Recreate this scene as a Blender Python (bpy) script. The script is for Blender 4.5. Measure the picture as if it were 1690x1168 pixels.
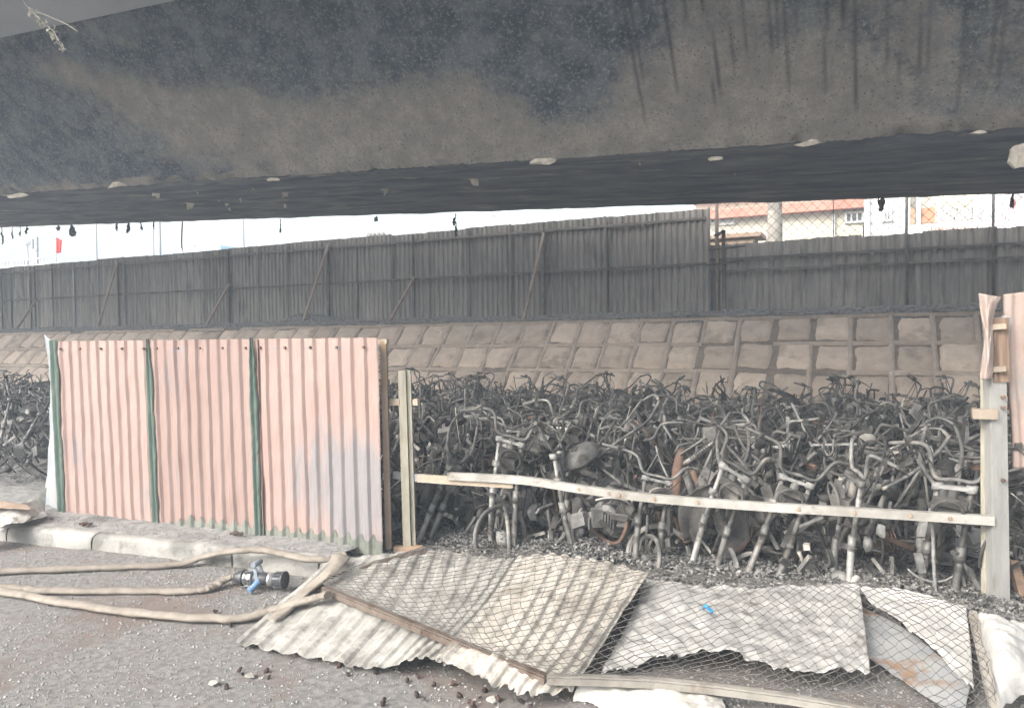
import bpy, math, random
from mathutils import Vector, Matrix, Euler, noise
R = math.radians
random.seed(7)
for o in list(bpy.data.objects): bpy.data.objects.remove(o)
S = bpy.context.scene
COL = S.collection

# ------------------------------------------------------------------ camera, sky, sun, exposure
F = 1235.0; CX, CY = 845.0, 584.0
YAW, PITCH, ROLL, CAMH = R(25.6), R(1.3), R(0.7), 1.6
f0 = Vector((-math.sin(YAW), math.cos(YAW), 0)); r0 = Vector((math.cos(YAW), math.sin(YAW), 0)); up = Vector((0, 0, 1))
FW = f0*math.cos(PITCH) - up*math.sin(PITCH); u1 = up*math.cos(PITCH) + f0*math.sin(PITCH)
UU = u1*math.cos(ROLL) + r0*math.sin(ROLL); RR = r0*math.cos(ROLL) - u1*math.sin(ROLL)
CAM = Vector((0, 0, CAMH))
cam = bpy.data.cameras.new('camera'); camo = bpy.data.objects.new('camera', cam); COL.objects.link(camo)
m3 = Matrix((RR, UU, -FW)).transposed()
camo.matrix_world = Matrix.Translation(CAM) @ m3.to_4x4()
cam.sensor_fit = 'HORIZONTAL'; cam.sensor_width = 36; cam.lens = 36*F/1690
cam.clip_start = 0.05; cam.clip_end = 3000
S.camera = camo

SUN_EL, SUN_AZ = R(36), R(206)          # azimuth clockwise from +Y: the sun stands behind the camera
w = bpy.data.worlds.new('World'); S.world = w; w.use_nodes = True
nt = w.node_tree; nt.nodes.clear()
sky = nt.nodes.new('ShaderNodeTexSky'); sky.sky_type = 'NISHITA'; sky.sun_disc = False
sky.sun_elevation = SUN_EL; sky.sun_rotation = SUN_AZ; sky.dust_density = 6.0; sky.air_density = 1.6; sky.ozone_density = 1.0
hs = nt.nodes.new('ShaderNodeHueSaturation'); hs.inputs['Saturation'].default_value = 0.35
bg = nt.nodes.new('ShaderNodeBackground'); bg.inputs['Strength'].default_value = 0.15
wo = nt.nodes.new('ShaderNodeOutputWorld')
nt.links.new(sky.outputs[0], hs.inputs['Color']); nt.links.new(hs.outputs[0], bg.inputs['Color']); nt.links.new(bg.outputs[0], wo.inputs[0])
sl = bpy.data.lights.new('sun', 'SUN'); sl.energy = 0.9; sl.angle = R(30); sl.color = (1, 0.97, 0.92)
so = bpy.data.objects.new('sun', sl); COL.objects.link(so)
sd = Vector((math.sin(SUN_AZ)*math.cos(SUN_EL), math.cos(SUN_AZ)*math.cos(SUN_EL), math.sin(SUN_EL)))
so.rotation_euler = sd.to_track_quat('Z', 'Y').to_euler()
S.view_settings.view_transform = 'Standard'; S.view_settings.look = 'None'
S.view_settings.exposure = 1.82; S.view_settings.gamma = 1.0; S.view_settings.use_curve_mapping = False

HAZE = 0.0078
# ------------------------------------------------------------------ helpers
def ray(px, py): return FW + RR*((px-CX)/F) - UU*((py-CY)/F)
def G(px, py, z=0.0):                       # the point at height z seen at that pixel of the photograph
    d = ray(px, py); return CAM + d*((z-CAMH)/d.z)
def P(px, py, v):                           # the point at perpendicular distance v
    d = ray(px, py); return CAM + d*(v/d.y)
def V(*a): return Vector(a)
def fbm(x, y=0.0, z=0.0, o=4): return noise.fractal(Vector((x, y, z)), 0.9, 2.0, o)

class MB:
    def __init__(s): s.v = []; s.f = []; s.sm = []; s.at = []
    def quad(s, a, b, c, d, sm=False):
        n = len(s.v); s.v += [a, b, c, d]; s.f.append((n, n+1, n+2, n+3)); s.sm.append(sm)
    def box(s, c, sx, sy, sz, rot=None, taper=1.0):
        n = len(s.v); c = Vector(c)
        for z in (-1, 1):
            k = taper if z > 0 else 1.0
            for x, y in ((-1, -1), (1, -1), (1, 1), (-1, 1)):
                p = Vector((x*sx/2*k, y*sy/2*k, z*sz/2))
                if rot is not None: p = rot @ p
                s.v.append(c+p)
        for q in ((3, 2, 1, 0), (4, 5, 6, 7), (0, 1, 5, 4), (1, 2, 6, 5), (2, 3, 7, 6), (3, 0, 4, 7)):
            s.f.append(tuple(n+i for i in q)); s.sm.append(False)
    def bar(s, a, b, wx, wy, side=None):    # a rectangular bar from a to b
        a = Vector(a); b = Vector(b); d = (b-a); L = d.length; d.normalize()
        x = Vector(side) if side is not None else (Vector((0, 0, 1)) if abs(d.z) < .9 else Vector((1, 0, 0)))
        x = (x - d*x.dot(d)).normalized(); y = d.cross(x)
        rot = Matrix((x, y, d)).transposed()
        s.box((a+b)/2, wx, wy, L, rot)
    def tube(s, pts, r, n=8, caps=True, flat=1.0, upv=None):
        pts = [Vector(p) for p in pts]; k = len(pts)
        rs = r if isinstance(r, (list, tuple)) else [r]*k
        base = len(s.v); prev = None
        for i, p in enumerate(pts):
            t = (pts[min(i+1, k-1)] - pts[max(i-1, 0)])
            if t.length < 1e-9: t = Vector((0, 0, 1))
            t.normalize()
            if prev is None:
                x = Vector(upv) if upv is not None else (Vector((0, 0, 1)) if abs(t.z) < .9 else Vector((1, 0, 0)))
            else: x = prev
            if upv is not None: x = Vector(upv)
            x = (x - t*x.dot(t)).normalized(); prev = x; y = t.cross(x)
            for j in range(n):
                a = 2*math.pi*j/n
                s.v.append(p + (x*math.cos(a)*flat + y*math.sin(a))*rs[i])
        for i in range(k-1):
            for j in range(n):
                a = base+i*n+j; b = base+i*n+(j+1) % n
                s.f.append((a, b, b+n, a+n)); s.sm.append(True)
        if caps:
            s.f.append(tuple(base+j for j in reversed(range(n)))); s.sm.append(False)
            s.f.append(tuple(base+(k-1)*n+j for j in range(n))); s.sm.append(False)
    def lathe(s, a, b, prof, n=16):         # prof: (t along a..b, radius)
        a = Vector(a); b = Vector(b)
        d = (b-a).normalized(); x = d.orthogonal().normalized(); y = d.cross(x); base = len(s.v)
        for t, r in prof:
            c = a.lerp(b, t)
            for j in range(n):
                q = 2*math.pi*j/n; s.v.append(c + (x*math.cos(q) + y*math.sin(q))*r)
        for i in range(len(prof)-1):
            for j in range(n):
                p0 = base+i*n+j; p1 = base+i*n+(j+1) % n
                s.f.append((p0, p1, p1+n, p0+n)); s.sm.append(True)
        s.f.append(tuple(base+j for j in reversed(range(n)))); s.sm.append(False)
        s.f.append(tuple(base+(len(prof)-1)*n+j for j in range(n))); s.sm.append(False)
    def torus(s, c, ax, Rr, r, n=28, m=6, a0=0, a1=2*math.pi):
        ax = Vector(ax).normalized(); x = ax.orthogonal().normalized(); y = ax.cross(x); c = Vector(c)
        pts = [c + (x*math.cos(a0+(a1-a0)*i/n) + y*math.sin(a0+(a1-a0)*i/n))*Rr for i in range(n+1)]
        s.tube(pts, r, m, caps=False)
    def grid(s, fn, nu, nv, sm=True, at=None):
        base = len(s.v)
        for i in range(nu+1):
            for j in range(nv+1):
                s.v.append(Vector(fn(i/nu, j/nv)))
                if at: s.at.append(at(i/nu, j/nv))
        for i in range(nu):
            for j in range(nv):
                a = base+i*(nv+1)+j
                s.f.append((a, a+nv+1, a+nv+2, a+1)); s.sm.append(sm)
    def lump(s, c, r, sq=1.0, seed=0.0):    # an irregular stone
        n = len(s.v); c = Vector(c)
        ph = (1+5**.5)/2
        for p in ((-1,ph,0),(1,ph,0),(-1,-ph,0),(1,-ph,0),(0,-1,ph),(0,1,ph),(0,-1,-ph),(0,1,-ph),(ph,0,-1),(ph,0,1),(-ph,0,-1),(-ph,0,1)):
            q = Vector(p).normalized()*r*random.uniform(.65, 1.2); q.z *= sq; s.v.append(c+q)
        for t in ((0,11,5),(0,5,1),(0,1,7),(0,7,10),(0,10,11),(1,5,9),(5,11,4),(11,10,2),(10,7,6),(7,1,8),(3,9,4),(3,4,2),(3,2,6),(3,6,8),(3,8,9),(4,9,5),(2,4,11),(6,2,10),(8,6,7),(9,8,1)):
            s.f.append(tuple(n+i for i in t)); s.sm.append(False)
    def mesh(s, name, mat=None, attr=None):
        me = bpy.data.meshes.new(name); me.from_pydata([tuple(v) for v in s.v], [], s.f)
        me.polygons.foreach_set('use_smooth', s.sm)
        if attr and s.at:
            a = me.attributes.new(attr, 'FLOAT', 'POINT'); a.data.foreach_set('value', s.at)
        if mat: me.materials.append(M[mat] if isinstance(mat, str) else mat)
        me.update(); return me
    def build(s, name, mat, parent=None, attr=None, solid=0.0):
        return link(name, s.mesh(name, mat, attr), parent, solid)
def link(name, me, parent=None, solid=0.0):
    o = bpy.data.objects.new(name, me); COL.objects.link(o)
    if parent: o.parent = parent
    if solid:
        md = o.modifiers.new('thickness', 'SOLIDIFY'); md.thickness = solid; md.offset = 0
    return o
def empty(name, loc=(0, 0, 0)):
    o = bpy.data.objects.new(name, None); COL.objects.link(o); o.location = loc; o.empty_display_size = .1; return o
def tag(o, label, cat, group=None, kind=None):
    o['label'] = label
    if cat: o['category'] = cat
    if group: o['group'] = group
    if kind: o['kind'] = kind
    return o
def struct(o, label=None):
    o['kind'] = 'structure'
    if label: o['label'] = label
    return o
def copy_tree(o, parent=None):
    c = o.copy(); COL.objects.link(c); c.parent = parent
    for ch in list(o.children): copy_tree(ch, c)
    return c
def spline(pts, n):                          # Catmull-Rom through the points
    pts = [Vector(p) for p in pts]; out = []
    k = len(pts)-1
    for i in range(n+1):
        t = i/n*k; a = min(int(t), k-1); u = t-a
        p0 = pts[max(a-1, 0)]; p1 = pts[a]; p2 = pts[a+1]; p3 = pts[min(a+2, k)]
        out.append(.5*((2*p1) + (p2-p0)*u + (2*p0-5*p1+4*p2-p3)*u*u + (3*p1-p0-3*p2+p3)*u**3))
    return out
def cr(vals, t):
    k = len(vals)-1; x = min(max(t, 0), 1)*k; a = min(int(x), k-1); u = x-a
    p0, p1, p2, p3 = vals[max(a-1, 0)], vals[a], vals[a+1], vals[min(a+2, k)]
    return .5*((2*p1) + (p2-p0)*u + (2*p0-5*p1+4*p2-p3)*u*u + (3*p1-p0-3*p2+p3)*u**3)
def surf(rows):                              # rows of world points -> smooth surface f(s, t)
    return lambda s, t: cr([cr(r, s) for r in rows], t)
def rowsG(rows): return [[G(*p) for p in r] for r in rows]

# ------------------------------------------------------------------ materials
M = {}
def mat(name, c1, c2, c3=None, scale=6, rough=.85, metal=0.0, bump=.3, bscale=50, c3t=(.52, .66), s3=1.5, attr=None, ca=None, ak=.6, stretch=None, spec=.3, bd=.02, rand=True, trans=0, pits=None, rv=.16):
    m = bpy.data.materials.new(name); m.use_nodes = True; n = m.node_tree.nodes; L = m.node_tree.links
    b = n['Principled BSDF']; b.inputs['Roughness'].default_value = rough; b.inputs['Metallic'].default_value = metal
    b.inputs['Specular IOR Level'].default_value = spec
    tc = n.new('ShaderNodeTexCoord'); vec = tc.outputs['Object']
    if rand:
        oi = n.new('ShaderNodeObjectInfo'); mu = n.new('ShaderNodeMath'); mu.operation = 'MULTIPLY'; mu.inputs[1].default_value = 37
        L.new(oi.outputs['Random'], mu.inputs[0]); ad = n.new('ShaderNodeVectorMath'); ad.operation = 'ADD'
        L.new(vec, ad.inputs[0]); L.new(mu.outputs[0], ad.inputs[1]); vec = ad.outputs[0]
    if stretch:
        mp = n.new('ShaderNodeMapping'); mp.inputs['Scale'].default_value = stretch; L.new(vec, mp.inputs[0]); vec = mp.outputs[0]
    def noi(sc, det=7, ro=.6):
        t = n.new('ShaderNodeTexNoise'); t.inputs['Scale'].default_value = sc; t.inputs['Detail'].default_value = det; t.inputs['Roughness'].default_value = ro
        L.new(vec, t.inputs['Vector']); return t.outputs['Fac']
    def ramp(x, a, bb):
        r = n.new('ShaderNodeMapRange'); r.inputs['From Min'].default_value = a; r.inputs['From Max'].default_value = bb; r.interpolation_type = 'SMOOTHSTEP'
        L.new(x, r.inputs['Value']); return r.outputs['Result']
    def mix(fac, a, bb):
        x = n.new('ShaderNodeMix'); x.data_type = 'RGBA'; L.new(fac, x.inputs['Factor'])
        for sck, val in ((x.inputs[6], a), (x.inputs[7], bb)):
            if isinstance(val, tuple): sck.default_value = (*val, 1)
            else: L.new(val, sck)
        return x.outputs[2]
    col = mix(ramp(noi(scale), .32, .68), c1, c2)
    if c3: col = mix(ramp(noi(s3, 9, .68), *c3t), col, c3)
    if rand:
        mr = n.new('ShaderNodeMapRange'); mr.inputs['To Min'].default_value = 1-rv; mr.inputs['To Max'].default_value = 1+rv*1.3; L.new(oi.outputs['Random'], mr.inputs['Value'])
        hv = n.new('ShaderNodeHueSaturation'); L.new(mr.outputs[0], hv.inputs['Value']); L.new(col, hv.inputs['Color']); col = hv.outputs[0]
    if attr:
        at = n.new('ShaderNodeAttribute'); at.attribute_name = attr
        s1 = n.new('ShaderNodeMath'); s1.operation = 'MULTIPLY_ADD'; L.new(noi(scale*1.7, 10, .72), s1.inputs[0]); s1.inputs[1].default_value = ak; L.new(at.outputs['Fac'], s1.inputs[2])
        col = mix(ramp(s1.outputs[0], ak*.5+.3, ak*.5+.7), col, ca)
    hgt = noi(bscale, 5, .65)
    if pits:
        vo = n.new('ShaderNodeTexVoronoi'); vo.inputs['Scale'].default_value = pits; L.new(vec, vo.inputs['Vector'])
        pf = ramp(vo.outputs['Distance'], .10, .26)
        pm = n.new('ShaderNodeMath'); pm.operation = 'MULTIPLY'; L.new(hgt, pm.inputs[0]); L.new(pf, pm.inputs[1]); hgt = pm.outputs[0]
    if bump:
        bp = n.new('ShaderNodeBump'); bp.inputs['Strength'].default_value = bump; bp.inputs['Distance'].default_value = bd
        L.new(hgt, bp.inputs['Height']); L.new(bp.outputs[0], b.inputs['Normal'])
    L.new(col, b.inputs['Base Color'])
    M[name] = m; return m

mat('asphalt', (.20, .196, .19), (.35, .335, .32), (.245, .20, .18), scale=26, s3=1.1, c3t=(.48, .62), bump=1.0, bscale=220, rough=.92, rand=False)
mat('ash', (.08, .08, .082), (.27, .26, .25), (.04, .04, .042), scale=22, s3=5, bump=.9, bscale=90, rough=.95, rand=False)
mat('pavement', (.20, .197, .192), (.32, .31, .30), (.13, .128, .125), scale=18, s3=2.5, bump=.8, bscale=120, rough=.95, rand=False)
mat('kerb', (.25, .245, .23), (.35, .34, .32), (.16, .158, .145), scale=8, s3=4, c3t=(.45, .62), bump=.5, bscale=60)
mat('gravel', (.19, .186, .18), (.31, .30, .288), None, scale=90, bump=0, rough=.95, rand=False)
mat('gravel_dark', (.08, .08, .085), (.26, .255, .25), None, scale=30, bump=0, rough=.95, rand=False)
mat('lump', (.025, .02, .018), (.07, .05, .045), (.12, .06, .04), scale=30, bump=.5)
mat('ashflake', (.035, .035, .036), (.294, .287, .273), (.021, .021, .021), scale=25, s3=9, bump=0, rough=.95, rand=False)
mat('stone', (.40, .325, .265), (.49, .405, .335), (.30, .245, .20), scale=5, s3=2.2, bump=.5, bscale=28, rough=.9)
mat('mortar', (.34, .28, .235), (.42, .35, .295), (.52, .49, .45), scale=7, s3=2.6, c3t=(.6, .68), bump=.6, bscale=40, rough=.95, rand=False)
mat('slope_base', (.15, .125, .105), (.22, .185, .155), None, rand=False)
mat('darkfence', (.225, .213, .198), (.32, .30, .275), (.15, .145, .138), scale=3, s3=1.3, rough=.6, metal=.15, bump=.15, stretch=(6, 6, .7))
mat('darksteel', (.13, .125, .12), (.20, .185, .17), (.10, .085, .07), scale=9, rough=.6, metal=.3, bump=.2)
mat('brownsteel', (.230, .183, .149), (.306, .255, .212), (.153, .119, .093), scale=9, rough=.7, bump=.2)
mat('pink', (.268, .187, .165), (.292, .214, .19), (.205, .15, .132), scale=2.2, s3=3.2, c3t=(.58, .80), rough=.55, bump=.12, bscale=30, attr='wear', ca=(.205, .19, .193), stretch=(2.2, 2.2, .5), ak=1.3)
mat('pinkgrey', (.305, .216, .186), (.354, .295, .265), (.270, .246, .231), scale=3, s3=1.2, rough=.6, bump=.2)
mat('green', (.055, .088, .072), (.095, .13, .108), (.16, .165, .14), scale=6, s3=3, rough=.6, stretch=(4, 4, .6), bump=.2)
mat('greygreen', (.120, .132, .114), (.180, .186, .162), (.084, .084, .072), scale=10, rough=.8)
mat('galv', (.261, .283, .310), (.338, .348, .359), (.359, .315, .294), scale=4, s3=2, rough=.45, metal=.25, bump=.15)
mat('cream', (.30, .29, .262), (.40, .39, .365), (.20, .19, .175), scale=9, s3=4, c3t=(.50, .66), rough=.7, bump=.25, bscale=35)
mat('tan', (.31, .285, .25), (.385, .36, .325), (.20, .18, .155), scale=9, s3=4, c3t=(.50, .66), rough=.72, bump=.25, bscale=35)
mat('whitesheet', (.34, .335, .325), (.45, .44, .42), (.19, .175, .155), scale=7, s3=2.6, c3t=(.58, .68), rough=.6, bump=.3, bscale=35)
mat('greysheet', (.294, .308, .329), (.420, .420, .420), (.322, .210, .140), scale=4, s3=2.4, c3t=(.58, .66), rough=.42, metal=.4, bump=.2)
mat('rustbar', (.096, .074, .061), (.133, .107, .089), (.063, .044, .033), scale=14, s3=5, rough=.85, bump=.4)
mat('palebar', (.216, .201, .177), (.287, .268, .239), (.134, .105, .082), scale=10, s3=4, rough=.75, bump=.3)
mat('netwire', (.05, .05, .05), (.09, .085, .08), None, rough=.7, bump=0)
mat('wire', (.070, .066, .062), (.112, .103, .095), None, scale=20, rough=.7, metal=.3, bump=0)
mat('brownpost', (.234, .172, .132), (.295, .224, .172), (.285, .183, .092), scale=6, s3=2, rough=.75)
mat('yellowpost', (.27, .25, .195), (.35, .325, .265), (.20, .19, .165), scale=7, s3=3, rough=.65, stretch=(4, 4, .8))
mat('whiterail', (.20, .19, .17), (.32, .31, .29), (.12, .098, .078), scale=6, s3=3, rough=.55, bump=.15)
mat('galvpost', (.266, .266, .254), (.335, .330, .312), (.173, .156, .133), scale=5, s3=2, rough=.5, metal=.35, stretch=(3, 3, .7))
mat('timber', (.16, .11, .08), (.26, .18, .13), (.07, .05, .04), scale=7, stretch=(5, 5, .6), rough=.85)
mat('palewood', (.238, .195, .152), (.295, .251, .200), None, scale=9, rough=.85)
mat('hose', (.176, .154, .131), (.230, .205, .176), (.145, .126, .105), scale=10, s3=7, c3t=(.48, .66), rough=.9, bump=.4, bscale=160)
mat('blackplastic', (.025, .026, .03), (.05, .052, .058), None, scale=12, rough=.45, spec=.5, bump=.05)
mat('bluegrip', (.102, .180, .300), (.132, .216, .336), (.204, .252, .312), scale=10, s3=6, rough=.5)
mat('blueplastic', (.03, .28, .62), (.06, .34, .68), None, rough=.4)
mat('bluegrey', (.130, .162, .192), (.169, .192, .215), None, scale=9, rough=.45)
mat('metal', (.40, .40, .40), (.55, .55, .54), None, scale=12, rough=.35, metal=.8)
mat('char', (.024, .023, .023), (.069, .066, .062), (.172, .161, .147), scale=9, s3=5, c3t=(.55, .72), rough=.85, bump=.5, bscale=60, rv=.45)
mat('char2', (.041, .039, .038), (.102, .097, .090), (.204, .190, .170), scale=9, s3=5, c3t=(.55, .7), rough=.8, bump=.4, bscale=60, rv=.45)
mat('tubegrey', (.070, .070, .069), (.156, .150, .141), (.262, .242, .213), scale=10, s3=5, c3t=(.56, .7), rough=.65, metal=.2, bump=.3, rv=.45)
mat('fork', (.150, .150, .146), (.255, .247, .232), (.075, .068, .060), scale=12, s3=6, c3t=(.46, .6), rough=.55, metal=.35, bump=.3, rv=.45)
mat('alu', (.137, .137, .134), (.221, .216, .207), (.069, .063, .058), scale=10, s3=6, rough=.7, metal=.2, bump=.5, bscale=40, rv=.45)
mat('rust', (.104, .064, .048), (.160, .104, .080), (.056, .040, .036), scale=12, rough=.9)
mat('paleash', (.330, .315, .285), (.420, .398, .360), (.210, .195, .173), scale=9, rough=.95)
mat('flake', (.42, .38, .33), (.58, .54, .48), None, scale=20, rough=.95)
mat('blackflake', (.066, .066, .070), (.132, .132, .136), None, scale=20, rough=.9)
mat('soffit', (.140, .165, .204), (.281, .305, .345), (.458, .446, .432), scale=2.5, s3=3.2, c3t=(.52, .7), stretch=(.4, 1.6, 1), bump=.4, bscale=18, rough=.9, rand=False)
mat('cantilever', (.40, .42, .45), (.46, .475, .50), None, scale=1.5, bump=.15, rand=False)
mat('cream_wall', (.490, .462, .378), (.532, .504, .420), None, scale=1, rough=.9, bump=.1)
mat('white_wall', (.504, .518, .511), (.546, .553, .546), None, scale=1, rough=.9, bump=.1)
mat('redroof', (.46, .20, .15), (.52, .26, .20), None, scale=3, rough=.85)
mat('terracotta', (.413, .188, .112), (.465, .240, .158), None, scale=3, rough=.85)
mat('ornament', (.413, .360, .285), (.495, .450, .375), None, scale=5, rough=.9)
mat('glass_dark', (.03, .035, .04), (.05, .055, .06), None, rough=.15, bump=0, spec=.5)
mat('concretepole', (.36, .33, .29), (.46, .43, .38), (.22, .20, .18), scale=5, rough=.9)
mat('busblue', (.10, .42, .66), (.14, .48, .70), None, scale=2, rough=.35, bump=0)
mat('red', (.70, .03, .03), (.75, .05, .04), None, rough=.8, bump=0)
mat('lampglobe', (.75, .75, .72), (.8, .8, .78), None, rough=.3, bump=0)
mat('polegrey', (.30, .31, .32), (.38, .39, .40), None, rough=.6, bump=0)
mat('dryleaf', (.55, .52, .44), (.68, .65, .57), None, scale=20, rough=.9)
mat('tyre', (.02, .02, .02), (.04, .04, .04), None, rough=.9)

def girder_material():
    m = bpy.data.materials.new('girder_concrete'); m.use_nodes = True; n = m.node_tree.nodes; L = m.node_tree.links
    b = n['Principled BSDF']; b.inputs['Roughness'].default_value = .92; b.inputs['Specular IOR Level'].default_value = .2
    tc = n.new('ShaderNodeTexCoord').outputs['Object']
    def noi(sc, det=8, ro=.65, st=None):
        v = tc
        if st:
            mp = n.new('ShaderNodeMapping'); mp.inputs['Scale'].default_value = st; L.new(v, mp.inputs[0]); v = mp.outputs[0]
        t = n.new('ShaderNodeTexNoise'); t.inputs['Scale'].default_value = sc; t.inputs['Detail'].default_value = det; t.inputs['Roughness'].default_value = ro
        L.new(v, t.inputs['Vector']); return t.outputs['Fac']
    def ramp(x, a, bb):
        r = n.new('ShaderNodeMapRange'); r.inputs['From Min'].default_value = a; r.inputs['From Max'].default_value = bb; r.interpolation_type = 'SMOOTHSTEP'; L.new(x, r.inputs['Value']); return r.outputs['Result']
    def math_(op, a, bb):
        x = n.new('ShaderNodeMath'); x.operation = op
        for i, q in enumerate((a, bb)):
            if isinstance(q, (int, float)): x.inputs[i].default_value = q
            else: L.new(q, x.inputs[i])
        return x.outputs[0]
    def mix(fac, a, bb):
        x = n.new('ShaderNodeMix'); x.data_type = 'RGBA'; L.new(fac, x.inputs['Factor'])
        for sck, val in ((x.inputs[6], a), (x.inputs[7], bb)):
            if isinstance(val, tuple): sck.default_value = (*val, 1)
            else: L.new(val, sck)
        return x.outputs[2]
    conc = mix(ramp(noi(3.0, 10, .74), .38, .62), (.36, .34, .32), (.58, .54, .495))
    conc = mix(ramp(noi(38, 5, .75), .40, .66), conc, (.40, .38, .36))
    conc = mix(ramp(noi(16, 7, .78), .55, .70), conc, (.20, .20, .205))
    vo = n.new('ShaderNodeTexVoronoi'); vo.inputs['Scale'].default_value = 22; L.new(tc, vo.inputs['Vector'])
    pit = ramp(vo.outputs['Distance'], .07, .17)
    conc = mix(pit, (.12, .117, .115), conc)
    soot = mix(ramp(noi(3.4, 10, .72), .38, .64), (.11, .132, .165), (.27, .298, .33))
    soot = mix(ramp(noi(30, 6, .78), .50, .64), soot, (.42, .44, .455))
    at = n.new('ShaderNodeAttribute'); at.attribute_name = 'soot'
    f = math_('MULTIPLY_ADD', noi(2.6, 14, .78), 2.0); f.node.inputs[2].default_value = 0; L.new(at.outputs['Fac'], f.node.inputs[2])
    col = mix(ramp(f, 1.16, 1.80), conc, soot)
    st = n.new('ShaderNodeAttribute'); st.attribute_name = 'streak'
    col = mix(st.outputs['Fac'], col, (.075, .078, .085))
    L.new(col, b.inputs['Base Color'])
    h = math_('MULTIPLY', noi(70, 5, .7), pit); h2 = math_('ADD', h, math_('MULTIPLY', noi(9, 6, .6), .8))
    bp = n.new('ShaderNodeBump'); bp.inputs['Strength'].default_value = 1.0; bp.inputs['Distance'].default_value = .09
    L.new(h2, bp.inputs['Height']); L.new(bp.outputs[0], b.inputs['Normal'])
    M['girder'] = m
girder_material()

# ------------------------------------------------------------------ ground
def gz(x, y): return .012*fbm(x*.7, y*.7) + .004*fbm(x*5, y*5)
mb = MB(); mb.grid(lambda s, t: (lambda x, y: (x, y, gz(x, y)-.02*max(0, abs(x+2)-7)))(-14+24*s, -3+15.5*t), 220, 150)
struct(mb.build('road', 'asphalt'))
mb = MB(); mb.quad(V(-250, -250, -.3), V(250, -250, -.3), V(250, 250, -.3), V(-250, 250, -.3)); struct(mb.build('ground', 'asphalt'))

# yard floor of ash under the motorcycles
def yz(x, y):
    z = .05 + .05*fbm(x*.9, y*.9, 3) + .03*fbm(x*3.1, y*3.1, 8)
    if y < 5.4: z += .05*math.exp(-((y-4.85)/.35)**2)
    return z + .012*fbm(x*11, y*11, 5)
mb = MB(); mb.grid(lambda s, t: (lambda x, y: (x, y, yz(x, y) - (.12 if y < 4.25 else 0)))(-16+20*s, 4.05+7.6*t), 260, 120)
struct(mb.build('ash_ground', 'ash'))

# kerb and pavement strip
KE = G(548, 950, .0).x
def kv(x): return 3.67 + .09*(x+6.26)
KH = .13
kerb = struct(empty('kerb', (0, 0, 0)))
def kerb_stone(x0, x1):
    k = MB(); n = 26
    prof = [(0, -.05), (0, .075), (.006, .10), (.03, .122), (.07, .128), (.12, .122), (.12, -.05)]
    def fn(s, t):
        x = x0+.006+(x1-x0-.012)*s; a = t*(len(prof)-1); i = min(int(a), len(prof)-2); u = a-i
        y = prof[i][0]*(1-u)+prof[i+1][0]*u; z = prof[i][1]*(1-u)+prof[i+1][1]*u
        e = fbm(x*4, z*9, y*9); wv = .02*math.sin(x*1.3)
        return (x, kv(x) + y + .014*e + wv*.6, z + (.007*fbm(x*5, 3, y*8) if z > .05 else 0))
    k.grid(fn, n, 18); o = k.build('kerb_stone', 'kerb', kerb)
    for s in (0, n): pass
    base = s*19 if False else 0
    return o
xs = [KE, G(507, 948, .05).x, G(365, 930, .05).x, G(146, 900, .05).x, -6.3, -7.3, -8.3, -9.3]
for i in range(len(xs)-1): kerb_stone(xs[i+1], xs[i])
mb = MB(); mb.grid(lambda s, t: (lambda x, y: (x, y, .124 + .016*min(1, t*8)*(.6+fbm(x*2, y*3)) + .006*fbm(x*12, y*12) - (.5 if t == 1 else 0)))(-10+(KE+10)*s, kv(-10+(KE+10)*s)+.075+1.15*t), 240, 46)
struct(mb.build('pavement', 'pavement'))

# stone revetment slope
VT, ZT, VB = 13.0, 1.92, 11.08
SLOPE_N = V(0, -math.sin(R(45)), math.cos(R(45))); SD = V(0, math.cos(R(45)), math.sin(R(45)))
def slope_pt(u, d, h=0): return V(u, VT, ZT) - SD*d + SLOPE_N*h
mb = MB(); mb.quad(slope_pt(-30, 3.1, -.035), slope_pt(8, 3.1, -.035), slope_pt(8, -.02, -.035), slope_pt(-30, -.02, -.035))
slope = mb.build('stone_slope', 'slope_base'); tag(slope, 'long brown sloping retaining wall of square stone blocks behind the burnt motorcycles', 'retaining wall')
BW, BH = .56, .60
variants = []
for k in range(8):
    b = MB(); n = 9; sd = k*13.7
    def top(s, t):
        x = (s-.5); y = (t-.5); ex = max(abs(x), abs(y))*2
        jx = .04*fbm(s*1.6, t*1.6, sd); jy = .04*fbm(s*1.6, t*1.6, sd+5)
        h = .008*(1-ex**8) + .014*fbm(s*2.2, t*2.2, sd+9) + .006*fbm(s*7, t*7, sd) - (.05 if ex > .99 else 0)
        w_ = .505 if ex > .99 else .50
        return V(x*w_*(1+.03*math.sin(sd))+jx, y*(.542 if ex > .99 else .536)+jy, h)
    b.grid(top, n, n); variants.append(b.mesh('stone_block', 'stone'))
rotS = Matrix((V(1, 0, 0), SD, SLOPE_N)).transposed().to_euler()
cu = G(1292, 640, .9)
crack_u = P(1292, 600, 12.2).x
for c in range(-41, 8):
    for r_ in range(5):
        u = c*BW; d = .05 + BH*(r_+.5)
        if u < -9.5 and u > -14 and r_ > 1: continue       # never seen: behind the pink fence
        sh = .0
        if u > crack_u - .05: sh = .035
        o = link('stone_block', variants[random.randrange(8)], slope)
        o.location = slope_pt(u + sh + .012*random.uniform(-1, 1) + .02*math.sin(r_*2.1+c*.3), d + (.03*math.sin(c*.9+r_) if c > -6 else .012*random.uniform(-1, 1)), -.004+.012*random.uniform(-1, 1))
        e = Euler(rotS); o.rotation_euler = (rotS.to_matrix() @ Matrix.Rotation(.035*random.uniform(-1, 1), 3, 'Z')).to_euler()
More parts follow.
